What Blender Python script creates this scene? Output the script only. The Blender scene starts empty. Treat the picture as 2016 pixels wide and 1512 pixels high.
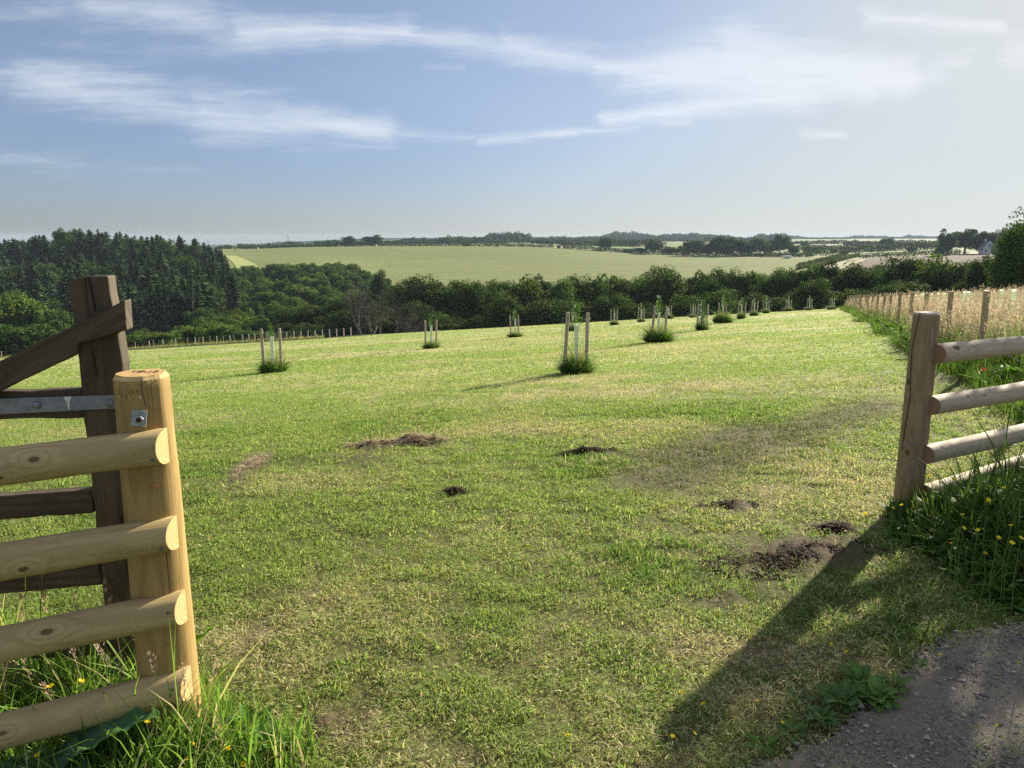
import bpy, math
import numpy as np
from mathutils import Vector, Matrix

R = math.radians
rng = np.random.default_rng(11)
sc = bpy.context.scene
C = sc.collection

# ------------------------------------------------------------------ camera maths (pixels of a 2016 x 1512 frame)
F = 1515.0
PITCH = R(10.7)
EYE = 1.55
cp, sp = math.cos(PITCH), math.sin(PITCH)


def ray(px, py):
    u = (px - 1008) / F
    v = (py - 756) / F
    return np.array([u, cp - v * sp, -sp - v * cp])


def drop(py):
    r = ray(1008, py)
    return -r[2] / r[1]


def zpx(Y, py):
    return EYE - Y * drop(py)


def apx(px, py=560):
    r = ray(px, py)
    return r[0] / r[1]


def at(px, py, Y):
    r = ray(px, py)
    return np.array([0, 0, EYE]) + r * (Y / r[1])


# ------------------------------------------------------------------ noise
def _hash(ix, iy, seed):
    h = (ix.astype(np.int64) * 374761393 + iy.astype(np.int64) * 668265263 + seed * 974711) & 0x7fffffff
    h = ((h ^ (h >> 13)) * 1274126177) & 0x7fffffff
    h = (h ^ (h >> 16)) & 0xffffff
    return h / float(0xffffff)


def vnoise(x, y, seed=0):
    x = np.asarray(x, float); y = np.asarray(y, float)
    ix = np.floor(x); iy = np.floor(y)
    fx = x - ix; fy = y - iy
    fx = fx * fx * (3 - 2 * fx); fy = fy * fy * (3 - 2 * fy)
    a = _hash(ix, iy, seed); b = _hash(ix + 1, iy, seed)
    c = _hash(ix, iy + 1, seed); d = _hash(ix + 1, iy + 1, seed)
    return (a * (1 - fx) + b * fx) * (1 - fy) + (c * (1 - fx) + d * fx) * fy


def fbm(x, y, seed=0, o=4):
    s = 0; amp = 0.5; t = 0
    for k in range(o):
        s = s + amp * vnoise(x * 2 ** k, y * 2 ** k, seed + 17 * k)
        t += amp; amp *= 0.5
    return s / t


def sstep(a, b, x):
    t = np.clip((np.asarray(x, float) - a) / (b - a), 0, 1)
    return t * t * (3 - 2 * t)


def pchip(xs, ys, x):
    xs = np.asarray(xs, float); ys = np.asarray(ys, float); x = np.asarray(x, float)
    h = np.diff(xs); d = np.diff(ys) / h
    m = np.zeros(len(xs))
    for i in range(1, len(xs) - 1):
        if d[i - 1] * d[i] > 0:
            w1 = 2 * h[i] + h[i - 1]; w2 = h[i] + 2 * h[i - 1]
            m[i] = (w1 + w2) / (w1 / d[i - 1] + w2 / d[i])
    m[0] = d[0]; m[-1] = d[-1]
    x = np.clip(x, xs[0], xs[-1])
    i = np.clip(np.searchsorted(xs, x, side='right') - 1, 0, len(xs) - 2)
    t = (x - xs[i]) / h[i]
    return ((2 * t ** 3 - 3 * t ** 2 + 1) * ys[i] + (t ** 3 - 2 * t ** 2 + t) * h[i] * m[i]
            + (-2 * t ** 3 + 3 * t ** 2) * ys[i + 1] + (t ** 3 - t ** 2) * h[i] * m[i + 1])


# ------------------------------------------------------------------ the lie of the land
def plane_h(x, y):
    s = 1.2 * np.logaddexp(0, (y - 3.5) / 1.2)
    return -0.098 * s + 0.06 * np.clip(x, -90, 90) * sstep(1, 12, y)


COLS = [-600, 0, 250, 480, 600, 760, 1000, 1300, 1640, 1800, 2016, 2600]
YE = [105, 105, 105, 100, 98, 92, 86, 84, 84, 85, 88, 90]
EDGE = [742, 706, 688, 674, 668, 657, 645, 627.5, 608.5, None, None, None]
FAR = {
    -600: [(150, -21), (190, -21), (260, -19), (340, -14), (450, -10), (700, -6)],
    0: [(140, -19.5), (190, -20.5), (260, -18), (340, -13.5), (450, -10), (700, -6)],
    250: [(140, -18.5), (190, -20), (260, -16), (340, -11), (450, -8.5), (700, -6)],
    480: [(135, -18), (190, -19.5), (280, -17), (380, zpx(380, 526)), (500, zpx(500, 507)), (650, zpx(650, 490.5)), (800, zpx(800, 486))],
    600: [(130, -18.5), (190, -18.5), (270, -15), (340, zpx(340, 531)), (500, zpx(500, 506)), (650, zpx(650, 487)), (800, zpx(800, 484))],
    760: [(125, -18.5), (180, -20), (260, -18.5), (330, zpx(330, 551)), (500, zpx(500, 511)), (650, zpx(650, 485)), (800, zpx(800, 482))],
    1000: [(115, -17.5), (165, -19), (250, -18.5), (330, zpx(330, 556)), (500, zpx(500, 515)), (650, zpx(650, 486)), (800, zpx(800, 481))],
    1300: [(115, -16.5), (160, -18), (240, -17), (320, zpx(320, 553)), (480, zpx(480, 516)), (600, zpx(600, 502)), (800, zpx(800, 487))],
    1640: [(115, -14.5), (150, -16), (220, -15), (320, zpx(320, 538)), (480, zpx(480, 507)), (600, zpx(600, 500)), (800, zpx(800, 488))],
    1800: [(115, -12.5), (150, -14), (220, -13), (320, zpx(320, 532)), (440, zpx(440, 504)), (600, zpx(600, 494)), (800, zpx(800, 484))],
    2016: [(115, -8), (150, -9), (220, -9.5), (320, -9), (420, zpx(420, 499)), (600, zpx(600, 490)), (800, zpx(800, 482))],
    2600: [(115, -3), (150, -3), (220, -4), (320, -4), (420, -4), (600, -4), (800, -4)],
}
TAIL = [(1200, 478), (1800, 473.5), (2600, 470.5), (4000, 468), (7500, 467)]
_ly = np.linspace(math.log(40), math.log(7500), 260)
_Yg = np.exp(_ly)
_T = []
_ac = []
for _i, _c in enumerate(COLS):
    a_ = apx(_c); _ac.append(a_)
    pts = [(Y, float(plane_h(a_ * Y, Y))) for Y in (40, 60)]
    ye = YE[_i]
    ze = zpx(ye, EDGE[_i]) if EDGE[_i] else float(plane_h(a_ * ye, ye))
    pts.append((ye - 10, 0.5 * (float(plane_h(a_ * (ye - 10), ye - 10)) + zpx(ye - 10, EDGE[_i] + 2) if EDGE[_i] else 2 * float(plane_h(a_ * (ye - 10), ye - 10)))))
    pts.append((ye, ze))
    pts += FAR[_c]
    lowp = {-600: 496, 0: 496, 250: 496, 480: 491, 600: 486, 760: 480}.get(_c)
    pts += [(Y, zpx(Y, max(p, lowp - 4 * k_) if lowp else p)) for k_, (Y, p) in enumerate(TAIL)]
    xs, ys = zip(*pts)
    _T.append(pchip(np.log(xs), ys, _ly))
_T = np.array(_T)
_ag = np.linspace(_ac[0], _ac[-1], 300)
_T2 = np.empty((300, 260))
for _k in range(260):
    _T2[:, _k] = pchip(_ac, _T[:, _k], _ag)


def land(x, y):
    x = np.asarray(x, float); y = np.asarray(y, float)
    yy = np.maximum(y, 40.0)
    a = np.clip(x / yy, _ag[0], _ag[-1])
    fa = (a - _ag[0]) / (_ag[-1] - _ag[0]) * 299
    fy = np.clip((np.log(np.clip(yy, 40, 7499)) - _ly[0]) / (_ly[-1] - _ly[0]) * 259, 0, 258.999)
    ia = np.clip(np.floor(fa).astype(int), 0, 298); iy = np.floor(fy).astype(int)
    ta = fa - ia; ty = fy - iy
    t = (_T2[ia, iy] * (1 - ta) + _T2[ia + 1, iy] * ta) * (1 - ty) + (_T2[ia, iy + 1] * (1 - ta) + _T2[ia + 1, iy + 1] * ta) * ty
    w = sstep(42, 60, y)
    near = plane_h(x, np.minimum(y, 100))
    near = near + (fbm(x * 1.3, y * 1.3, 5) - 0.5) * 0.035 * sstep(1.0, 3.0, y) + (vnoise(x * 7, y * 7, 9) - 0.5) * 0.012
    return near * (1 - w) + t * w


def hz(x, y):
    return float(land(np.array([x]), np.array([y]))[0])


def G(px, py, up=0.0):
    """the point of the ground (or of a level `up` above it) seen at a pixel"""
    r = ray(px, py)
    t = 0.8; prev = t
    for _ in range(4000):
        p = np.array([0, 0, EYE]) + r * t
        if p[2] - up <= hz(p[0], p[1]):
            break
        prev = t; t *= 1.01
    lo, hi = prev, t
    for _ in range(24):
        m = (lo + hi) / 2
        p = np.array([0, 0, EYE]) + r * m
        if p[2] - up <= hz(p[0], p[1]):
            hi = m
        else:
            lo = m
    p = np.array([0, 0, EYE]) + r * hi
    return p


def inpoly(x, y, poly):
    poly = np.asarray(poly); n = len(poly)
    res = np.zeros(len(x), bool)
    j = n - 1
    for i in range(n):
        xi, yi = poly[i][:2]; xj, yj = poly[j][:2]
        c = ((yi > y) != (yj > y)) & (x < (xj - xi) * (y - yi) / (yj - yi + 1e-12) + xi)
        res ^= c; j = i
    return res


# ------------------------------------------------------------------ mesh helpers
def mk_mesh(name, V, faces, mats=(), col=None, uv=None, smooth=False, fm=None):
    """faces: list of (n,k) index arrays; col: per vertex rgb; uv: per vertex"""
    V = np.asarray(V, np.float32)
    me = bpy.data.meshes.new(name)
    faces = [np.asarray(f, np.int32) for f in faces if len(f)]
    me.vertices.add(len(V)); me.vertices.foreach_set('co', V.ravel())
    li = np.concatenate([f.ravel() for f in faces])
    tot = np.concatenate([np.full(len(f), f.shape[1], np.int32) for f in faces])
    st = np.concatenate([[0], np.cumsum(tot)[:-1]]).astype(np.int32)
    me.loops.add(len(li)); me.loops.foreach_set('vertex_index', li)
    me.polygons.add(len(tot)); me.polygons.foreach_set('loop_start', st)
    try:
        me.polygons.foreach_set('loop_total', tot)
    except Exception:
        pass
    for m in mats:
        me.materials.append(m)
    if fm is not None:
        me.polygons.foreach_set('material_index', np.asarray(fm, np.int32))
    me.polygons.foreach_set('use_smooth', np.full(len(tot), bool(smooth)))
    if col is not None:
        at_ = me.color_attributes.new('Col', 'FLOAT_COLOR', 'POINT')
        c4 = np.ones((len(V), 4), np.float32); c4[:, :3] = col
        at_.data.foreach_set('color', c4.ravel())
    if uv is not None:
        ul = me.uv_layers.new(name='UVMap')
        ul.data.foreach_set('uv', np.asarray(uv, np.float32)[li].ravel())
    me.update(calc_edges=True)
    me.validate(clean_customdata=False)
    return me


def obj(name, me, parent=None, loc=None, mat=None):
    o = bpy.data.objects.new(name, me)
    C.objects.link(o)
    if parent is not None:
        o.parent = parent
    if mat is not None:
        o.matrix_local = mat
    elif loc is not None:
        o.location = [float(v) for v in loc]
    return o


def tag(o, label=None, cat=None, group=None, kind=None):
    if label: o['label'] = label
    if cat: o['category'] = cat
    if group: o['group'] = group
    if kind: o['kind'] = kind
    return o


def empty(name, loc=(0, 0, 0), rz=0.0):
    o = bpy.data.objects.new(name, None)
    C.objects.link(o)
    o.empty_display_size = 0.2
    o.location = [float(v) for v in loc]
    o.rotation_euler = (0, 0, rz)
    return o


def copy_tree(o, parent=None):
    c = o.copy(); C.objects.link(c)
    if parent is not None:
        c.parent = parent
    for ch in list(o.children):
        copy_tree(ch, c)
    return c


class MB:
    def __init__(s):
        s.V = []; s.F = {}; s.n = 0; s.UV = []; s.FM = {}; s.COL = []

    def add(s, V, faces, uv=None, m=0, col=None):
        V = np.asarray(V, float)
        for f in faces:
            f = np.asarray(f, int)
            if len(f) == 0: continue
            s.F.setdefault(f.shape[1], []).append(f + s.n)
            s.FM.setdefault(f.shape[1], []).append(np.full(len(f), m))
        s.V.append(V); s.n += len(V)
        s.UV.append(np.asarray(uv, float) if uv is not None else V[:, :2].copy())
        s.COL.append(np.broadcast_to(np.asarray(col if col is not None else (1, 1, 1), float), (len(V), 3)))
        return s

    def box(s, x0, x1, y0, y1, z0, z1, m=0):
        V = [(x, y, z) for x in (x0, x1) for y in (y0, y1) for z in (z0, z1)]
        f = [(0, 1, 3, 2), (4, 6, 7, 5), (0, 4, 5, 1), (2, 3, 7, 6), (0, 2, 6, 4), (1, 5, 7, 3)]
        return s.add(V, [f], m=m)

    def tube(s, pts, rad, n=8, m=0, cap=True, col=None):
        V, fs, uv = tube(pts, rad, n, cap)
        return s.add(V, fs, uv, m, col)

    def mesh(s, name, mats=(), smooth=False, usecol=False):
        V = np.concatenate(s.V)
        faces = [np.concatenate(s.F[k]) for k in s.F]
        fm = np.concatenate([np.concatenate(s.FM[k]) for k in s.F])
        return mk_mesh(name, V, faces, mats, uv=np.concatenate(s.UV), smooth=smooth, fm=fm,
                       col=np.concatenate(s.COL) if usecol else None)


def tube(pts, rad, n=8, cap=True):
    pts = np.asarray(pts, float); k = len(pts)
    rad = np.broadcast_to(np.asarray(rad, float), (k,))
    tan = np.gradient(pts, axis=0)
    tan /= np.linalg.norm(tan, axis=1)[:, None] + 1e-12
    ref = np.array([0, 0, 1.0]) if abs(tan[:, 2]).mean() < 0.8 else np.array([0, 1.0, 0])
    A = np.cross(tan, ref); A /= np.linalg.norm(A, axis=1)[:, None] + 1e-12
    B = np.cross(A, tan)
    th = np.linspace(0, 2 * np.pi, n, endpoint=False)
    V = pts[:, None, :] + rad[:, None, None] * (np.cos(th)[None, :, None] * A[:, None, :] + np.sin(th)[None, :, None] * B[:, None, :])
    V = V.reshape(-1, 3)
    i = np.arange(k - 1)[:, None] * n; j = np.arange(n)[None, :]; j2 = (j + 1) % n
    q = np.stack([i + j, i + n + j, i + n + j2, i + j2], -1).reshape(-1, 4)
    L = np.concatenate([[0], np.cumsum(np.linalg.norm(np.diff(pts, axis=0), axis=1))])
    uv = np.stack([np.repeat(L, n), np.tile(th, k) * np.repeat(rad, n)], -1)
    fs = [q]
    if cap:
        c0 = len(V)
        V = np.vstack([V, pts[0], pts[-1]])
        uv = np.vstack([uv, uv[0], uv[-1]])
        jj = np.arange(n); jn = (jj + 1) % n
        fs.append(np.stack([np.full(n, c0), jj, jn], -1))
        b = (k - 1) * n
        fs.append(np.stack([np.full(n, c0 + 1), b + jn, b + jj], -1))
    return V, fs, uv


def bevel(o, w=0.004, seg=2):
    m = o.modifiers.new('Bevel', 'BEVEL'); m.width = w; m.segments = seg; m.limit_method = 'ANGLE'
    return o


# ------------------------------------------------------------------ node helpers
class NT:
    def __init__(s, tree):
        s.t = tree; s.n = tree.nodes; s.l = tree.links

    def node(s, typ, **kw):
        nd = s.n.new(typ)
        for k, v in kw.items():
            setattr(nd, k, v)
        return nd

    def put(s, sock, v):
        if isinstance(v, bpy.types.NodeSocket):
            s.l.new(v, sock)
        elif v is not None:
            if isinstance(v, (tuple, list)) and len(v) == 3 and sock.type == 'RGBA':
                v = (*v, 1)
            sock.default_value = v

    def math(s, op, a, b=None, c=None, clamp=False):
        nd = s.node('ShaderNodeMath', operation=op, use_clamp=clamp)
        s.put(nd.inputs[0], a)
        if b is not None: s.put(nd.inputs[1], b)
        if c is not None: s.put(nd.inputs[2], c)
        return nd.outputs[0]

    def vmath(s, op, a, b=None, out=0):
        nd = s.node('ShaderNodeVectorMath', operation=op)
        s.put(nd.inputs[0], a)
        if b is not None:
            if op == 'SCALE': s.put(nd.inputs['Scale'], b)
            else: s.put(nd.inputs[1], b)
        return nd.outputs[out]

    def noise(s, vec, scale, detail=3, rough=0.5, dist=0.0, out=0):
        nd = s.node('ShaderNodeTexNoise')
        if vec is not None: s.put(nd.inputs['Vector'], vec)
        nd.inputs['Scale'].default_value = scale
        nd.inputs['Detail'].default_value = detail
        nd.inputs['Roughness'].default_value = rough
        nd.inputs['Distortion'].default_value = dist
        return nd.outputs[out]

    def mapping(s, vec, scale=(1, 1, 1), rot=(0, 0, 0), loc=(0, 0, 0)):
        nd = s.node('ShaderNodeMapping')
        s.put(nd.inputs['Vector'], vec)
        nd.inputs['Scale'].default_value = scale
        nd.inputs['Rotation'].default_value = rot
        nd.inputs['Location'].default_value = loc
        return nd.outputs[0]

    def mix(s, fac, a, b, mode='MIX'):
        nd = s.node('ShaderNodeMix', data_type='RGBA', blend_type=mode)
        s.put(nd.inputs[0], fac); s.put(nd.inputs[6], a); s.put(nd.inputs[7], b)
        return nd.outputs[2]

    def range(s, v, a, b, c=0.0, d=1.0, smooth=False):
        nd = s.node('ShaderNodeMapRange')
        if smooth: nd.interpolation_type = 'SMOOTHSTEP'
        s.put(nd.inputs[0], v)
        for k, x in zip((1, 2, 3, 4), (a, b, c, d)):
            s.put(nd.inputs[k], x)
        return nd.outputs[0]

    def bump(s, h, strength=0.3, dist=0.01):
        nd = s.node('ShaderNodeBump')
        nd.inputs['Strength'].default_value = strength
        nd.inputs['Distance'].default_value = dist
        s.put(nd.inputs['Height'], h)
        return nd.outputs[0]


def material(name):
    m = bpy.data.materials.new(name); m.use_nodes = True
    nt = NT(m.node_tree)
    b = m.node_tree.nodes['Principled BSDF']
    out = m.node_tree.nodes['Material Output']
    return m, nt, b, out


def simple(name, colr, rough=0.6, metal=0.0, var=0.15, scale=8.0, bumps=0.0):
    m, nt, b, out = material(name)
    tc = nt.node('ShaderNodeTexCoord').outputs['Object']
    n = nt.noise(tc, scale, 4)
    f = nt.range(n, 0.25, 0.75, 1 - var, 1 + var)
    c = nt.vmath('SCALE', nt.node('ShaderNodeRGB').outputs[0], f)
    nt.n[-1] if False else None
    for nd in nt.n:
        if nd.type == 'RGB': nd.outputs[0].default_value = (*colr, 1)
    nt.put(b.inputs['Base Color'], c)
    b.inputs['Roughness'].default_value = rough
    b.inputs['Metallic'].default_value = metal
    if bumps:
        nt.put(b.inputs['Normal'], nt.bump(n, bumps, 0.01))
    return m


def leafmat(name, tint=(1, 1, 1), transl=0.35, rough=0.55, spec=0.3, var=0.25, ttint=(1.25, 1.3, 0.7)):
    """two-sided leaf: vertex colour 'Col' x per-object variation, part of the light passes through"""
    m, nt, b, out = material(name)
    at_ = nt.node('ShaderNodeAttribute', attribute_name='Col')
    oi = nt.node('ShaderNodeObjectInfo')
    f = nt.range(oi.outputs['Random'], 0, 1, 1 - var, 1 + var)
    c = nt.mix(1.0, at_.outputs['Color'], tint, 'MULTIPLY')
    c = nt.vmath('SCALE', c, f)
    nt.put(b.inputs['Base Color'], c)
    b.inputs['Roughness'].default_value = rough
    b.inputs['Specular IOR Level'].default_value = spec
    tr = nt.node('ShaderNodeBsdfTranslucent')
    tc = nt.mix(1.0, c, ttint, 'MULTIPLY')
    nt.put(tr.inputs[0], tc)
    mx = nt.node('ShaderNodeMixShader')
    mx.inputs[0].default_value = transl
    nt.l.new(b.outputs[0], mx.inputs[1]); nt.l.new(tr.outputs[0], mx.inputs[2])
    nt.l.new(mx.outputs[0], out.inputs[0])
    return m


def woodmat(name, light, dark, ring=7.0, knots=(), knotcol=None, vs=9.0, us=0.9, rough=0.75, contrast=0.55, seed=0.0, stain=0.15, bumps=0.25):
    """contour-line grain in the (length, girth) UV of the timber; rings bend round the knots"""
    m, nt, b, out = material(name)
    uvn = nt.node('ShaderNodeUVMap').outputs[0]
    sep = nt.node('ShaderNodeSeparateXYZ'); nt.put(sep.inputs[0], uvn)
    u, v = sep.outputs[0], sep.outputs[1]
    oi = nt.node('ShaderNodeObjectInfo').outputs['Random']
    off = nt.math('MULTIPLY_ADD', oi, 31.0, seed)
    cmb = nt.node('ShaderNodeCombineXYZ')
    nt.put(cmb.inputs[0], nt.math('MULTIPLY', u, us)); nt.put(cmb.inputs[1], nt.math('MULTIPLY', v, vs)); nt.put(cmb.inputs[2], off)
    g = nt.noise(cmb.outputs[0], 1.0, 1.5, 0.4)
    kd = None
    for (ku, kv, kr) in knots:
        du = nt.math('SUBTRACT', u, ku); dv = nt.math('SUBTRACT', v, kv)
        d2 = nt.math('ADD', nt.math('MULTIPLY', nt.math('MULTIPLY', du, du), 0.35), nt.math('MULTIPLY', dv, dv))
        e = nt.math('EXPONENT', nt.math('MULTIPLY', d2, -1.0 / (kr * 2.2) ** 2))
        g = nt.math('ADD', g, nt.math('MULTIPLY', e, 0.5))
        core = nt.range(d2, (kr * 0.5) ** 2, (kr * 0.75) ** 2, 1, 0, True)
        kd = core if kd is None else nt.math('MAXIMUM', kd, core)
    s_ = nt.math('SINE', nt.math('MULTIPLY', g, 2 * math.pi * ring))
    s_ = nt.range(s_, -0.2, 1.0, 0, 1, True)
    cmb2 = nt.node('ShaderNodeCombineXYZ')
    nt.put(cmb2.inputs[0], nt.math('MULTIPLY', u, 5.0)); nt.put(cmb2.inputs[1], nt.math('MULTIPLY', v, 220.0)); nt.put(cmb2.inputs[2], off)
    fine = nt.noise(cmb2.outputs[0], 1.0, 3)
    cmb3 = nt.node('ShaderNodeCombineXYZ')
    nt.put(cmb3.inputs[0], nt.math('MULTIPLY', u, 3.0)); nt.put(cmb3.inputs[1], nt.math('MULTIPLY', v, 9.0)); nt.put(cmb3.inputs[2], off)
    blot = nt.noise(cmb3.outputs[0], 1.0, 4, 0.6)
    c = nt.mix(nt.math('MULTIPLY', s_, contrast), light, dark)
    c = nt.mix(nt.range(fine, 0.45, 0.75, 0, 0.45), c, dark)
    c = nt.mix(nt.range(blot, 0.35, 0.75, 0, stain * 2), c, tuple(x * 0.55 for x in dark))
    cmb4 = nt.node('ShaderNodeCombineXYZ')
    nt.put(cmb4.inputs[0], nt.math('MULTIPLY', u, 1.6)); nt.put(cmb4.inputs[1], nt.math('MULTIPLY', v, 75.0)); nt.put(cmb4.inputs[2], nt.math('ADD', off, 4.7))
    chk = nt.range(nt.noise(cmb4.outputs[0], 1.0, 2, .5), .70, .74, 0, .8)
    c = nt.mix(chk, c, tuple(x * .22 for x in dark))
    cmb5 = nt.node('ShaderNodeCombineXYZ')
    nt.put(cmb5.inputs[0], nt.math('MULTIPLY', u, 9.0)); nt.put(cmb5.inputs[1], nt.math('MULTIPLY', v, 26.0)); nt.put(cmb5.inputs[2], nt.math('ADD', off, 9.1))
    c = nt.mix(nt.range(nt.noise(cmb5.outputs[0], 1.0, 6, .7), .55, .72, 0, .5), c, tuple(x * .6 for x in dark))
    if kd is not None:
        c = nt.mix(nt.math('MULTIPLY', kd, 0.85), c, knotcol or (0.10, 0.055, 0.025))
    nt.put(b.inputs['Base Color'], c)
    b.inputs['Roughness'].default_value = rough
    b.inputs['Specular IOR Level'].default_value = 0.25
    hgt = nt.math('SUBTRACT', nt.math('ADD', fine, nt.math('MULTIPLY', s_, 0.4)), chk)
    nt.put(b.inputs['Normal'], nt.bump(hgt, bumps, 0.004))
    return m


def endmat(name, light, dark, scale=55.0, center=(0, 0, 0)):
    m, nt, b, out = material(name)
    tc = nt.node('ShaderNodeTexCoord').outputs['Object']
    d = nt.vmath('LENGTH', nt.vmath('SUBTRACT', tc, center), out=1)
    d = nt.math('ADD', d, nt.math('MULTIPLY', nt.noise(tc, 12.0, 3), 0.012))
    s_ = nt.math('SINE', nt.math('MULTIPLY', d, scale * 6.28))
    f = nt.range(s_, -1, 1, 0, 0.5)
    c = nt.mix(f, light, dark)
    c = nt.mix(nt.range(nt.noise(tc, 30.0, 4), 0.4, 0.8, 0, 0.4), c, dark)
    nt.put(b.inputs['Base Color'], c)
    b.inputs['Roughness'].default_value = 0.85
    b.inputs['Specular IOR Level'].default_value = 0.15
    return m


# ------------------------------------------------------------------ sun, sky, camera
SUN_AZ, SUN_EL = R(39.5), R(20.5)
sd = Vector((math.sin(SUN_AZ) * math.cos(SUN_EL), math.cos(SUN_AZ) * math.cos(SUN_EL), math.sin(SUN_EL)))
sl = bpy.data.lights.new('sun', 'SUN'); sl.energy = 5.0; sl.angle = R(0.55); sl.color = (1.0, 0.9, 0.72)
so = bpy.data.objects.new('sun', sl); C.objects.link(so)
so.rotation_euler = sd.to_track_quat('Z', 'Y').to_euler(); so.location = (40, 40, 60)

cam = bpy.data.cameras.new('camera'); cam.sensor_width = 36; cam.lens = 36 * F / 2016
cam.clip_start = 0.05; cam.clip_end = 30000
co = bpy.data.objects.new('camera', cam); C.objects.link(co)
co.location = (0, 0, EYE); co.rotation_euler = (R(90) - PITCH, 0, 0)
sc.camera = co

w = bpy.data.worlds.new('World'); sc.world = w; w.use_nodes = True
wt = NT(w.node_tree)
bg = w.node_tree.nodes['Background']
sky = wt.node('ShaderNodeTexSky', sky_type='NISHITA')
sky.sun_disc = False; sky.sun_elevation = SUN_EL; sky.sun_rotation = SUN_AZ
sky.altitude = 100; sky.air_density = 1.0; sky.dust_density = 0.25; sky.ozone_density = 3.0
dirv = wt.node('ShaderNodeTexCoord').outputs['Generated']
sx = wt.node('ShaderNodeSeparateXYZ'); wt.put(sx.inputs[0], dirv)
yy = wt.math('MAXIMUM', sx.outputs[1], 0.08)
U = wt.math('DIVIDE', sx.outputs[0], yy); Vv = wt.math('DIVIDE', sx.outputs[2], yy)
uvc = wt.node('ShaderNodeCombineXYZ'); wt.put(uvc.inputs[0], U); wt.put(uvc.inputs[1], Vv)
uv0 = uvc.outputs[0]
# wind-drawn noise that frays the cirrus
nz = wt.noise(wt.mapping(uv0, (3.2, 11.0, 1), (0, 0, R(-8))), 1.0, 8, 0.66, 0.4, out=1)
nz = wt.vmath('SUBTRACT', nz, (0.5, 0.5, 0.5))
uvd = wt.vmath('ADD', uv0, wt.vmath('MULTIPLY', nz, (0.07, 0.032, 0)))


def skyuv(px, py):
    r = ray(px, py); return (r[0] / r[1], r[2] / r[1])


CLOUDS = [  # from pixel, to pixel, half widths (px), strength: cirrus streaks
    ((-250, -50), (300, 25), 90, 95, .50), ((180, 10), (520, 62), 85, 45, .62), ((60, 84), (480, 86), 16, 14, .38),
    ((480, 55), (800, 66), 36, 34, .85), ((800, 72), (1010, 98), 26, 34, .75), ((1000, 90), (1230, 128), 34, 40, .85),
    ((-200, 130), (60, 150), 44, 44, .62), ((40, 150), (420, 225), 50, 56, .72), ((400, 220), (760, 252), 58, 34, .85),
    ((700, 258), (940, 268), 26, 8, .6), ((-150, 308), (160, 318), 34, 40, .35), ((150, 318), (400, 340), 36, 10, .32),
    ((1180, 132), (1480, 120), 36, 62, .95), ((1450, 120), (1780, 150), 70, 40, 1.0), ((1230, 140), (1560, 185), 40, 36, 1.0),
    ((1480, 150), (1720, 170), 46, 30, 1.0), ((1760, 150), (1900, 125), 26, 30, .6), ((1600, 180), (1190, 234), 34, 20, .9),
    ((1380, 100), (1670, 88), 26, 14, .5), ((1190, 232), (1350, 238), 16, 14, .7), ((1130, 262), (950, 276), 15, 12, .7),
    ((1250, 252), (1100, 262), 12, 10, .6), ((1710, 32), (1960, 52), 20, 16, .8), ((1780, 42), (1940, 56), 10, 8, .6),
    ((1570, 268), (1660, 266), 13, 10, .7), ((2000, 110), (2200, 100), 40, 70, .7), ((830, 130), (910, 131), 10, 8, .45),
]
tot = None
for (A, B, w0, w1, st) in CLOUDS:
    a2 = skyuv(*A); b2 = skyuv(*B)
    dx, dy = b2[0] - a2[0], b2[1] - a2[1]; L2 = dx * dx + dy * dy
    rel = wt.vmath('SUBTRACT', uvd, (a2[0], a2[1], 0))
    t_ = wt.math('DIVIDE', wt.vmath('DOT_PRODUCT', rel, (dx, dy, 0), out=1), L2, clamp=True)
    near_ = wt.vmath('SCALE', (dx, dy, 0), t_)
    dist = wt.vmath('LENGTH', wt.vmath('SUBTRACT', rel, near_), out=1)
    wd = wt.math('MULTIPLY_ADD', t_, (w1 - w0) / F * 1.0, w0 / F)
    m_ = wt.range(wt.math('DIVIDE', dist, wd), 1.75, 0.0, 0, st, False)
    tot = m_ if tot is None else wt.math('MAXIMUM', tot, m_)
fib = wt.noise(wt.mapping(uvd, (3.2, 34, 1), (0, 0, R(-9))), 1.0, 9, 0.68, 0.25)
rip = wt.noise(wt.mapping(uv0, (10, 26, 1), (0, 0, R(14))), 1.0, 6, 0.65)
fz_ = wt.math('MULTIPLY', wt.math('SUBTRACT', wt.math('ADD', wt.math('MULTIPLY', fib, 0.7), wt.math('MULTIPLY', rip, 0.3)), 0.5), 1.7)
gate_ = wt.range(tot, 0.0, 0.25, 0, 1, True)
dens = wt.range(wt.math('ADD', tot, wt.math('MULTIPLY', fz_, gate_)), 0.18, 1.05, 0, 0.88, True)
veil = wt.noise(wt.mapping(uv0, (1.2, 5, 1), (0, 0, R(-6))), 1.0, 5, 0.6)
dens = wt.math('ADD', dens, wt.range(veil, 0.40, 0.8, 0.03, 0.16), clamp=True)
skyc = sky.outputs[0]
SKY_GAIN = 1.0
# phone-camera white balance of the sky: cooler towards the horizon, highlights rolled off round the sun
hor = wt.range(sx.outputs[2], 0.30, -0.02, 0, 1, True)
skyw = wt.mix(hor, (1.07, 0.91, 0.875), (0.465, 0.53, 0.775))
skyc = wt.mix(1.0, skyc, skyw, 'MULTIPLY')
sv = wt.node('ShaderNodeSeparateColor'); wt.put(sv.inputs[0], skyc)
lum = wt.math('MULTIPLY', wt.math('ADD', sv.outputs[0], sv.outputs[1]), 0.5)
roll = wt.math('DIVIDE', 1.0, wt.math('MULTIPLY_ADD', wt.math('MAXIMUM', wt.math('SUBTRACT', lum, 4.4), 0.0), 0.16, 1.0))
skyc = wt.vmath('SCALE', skyc, roll)
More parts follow.
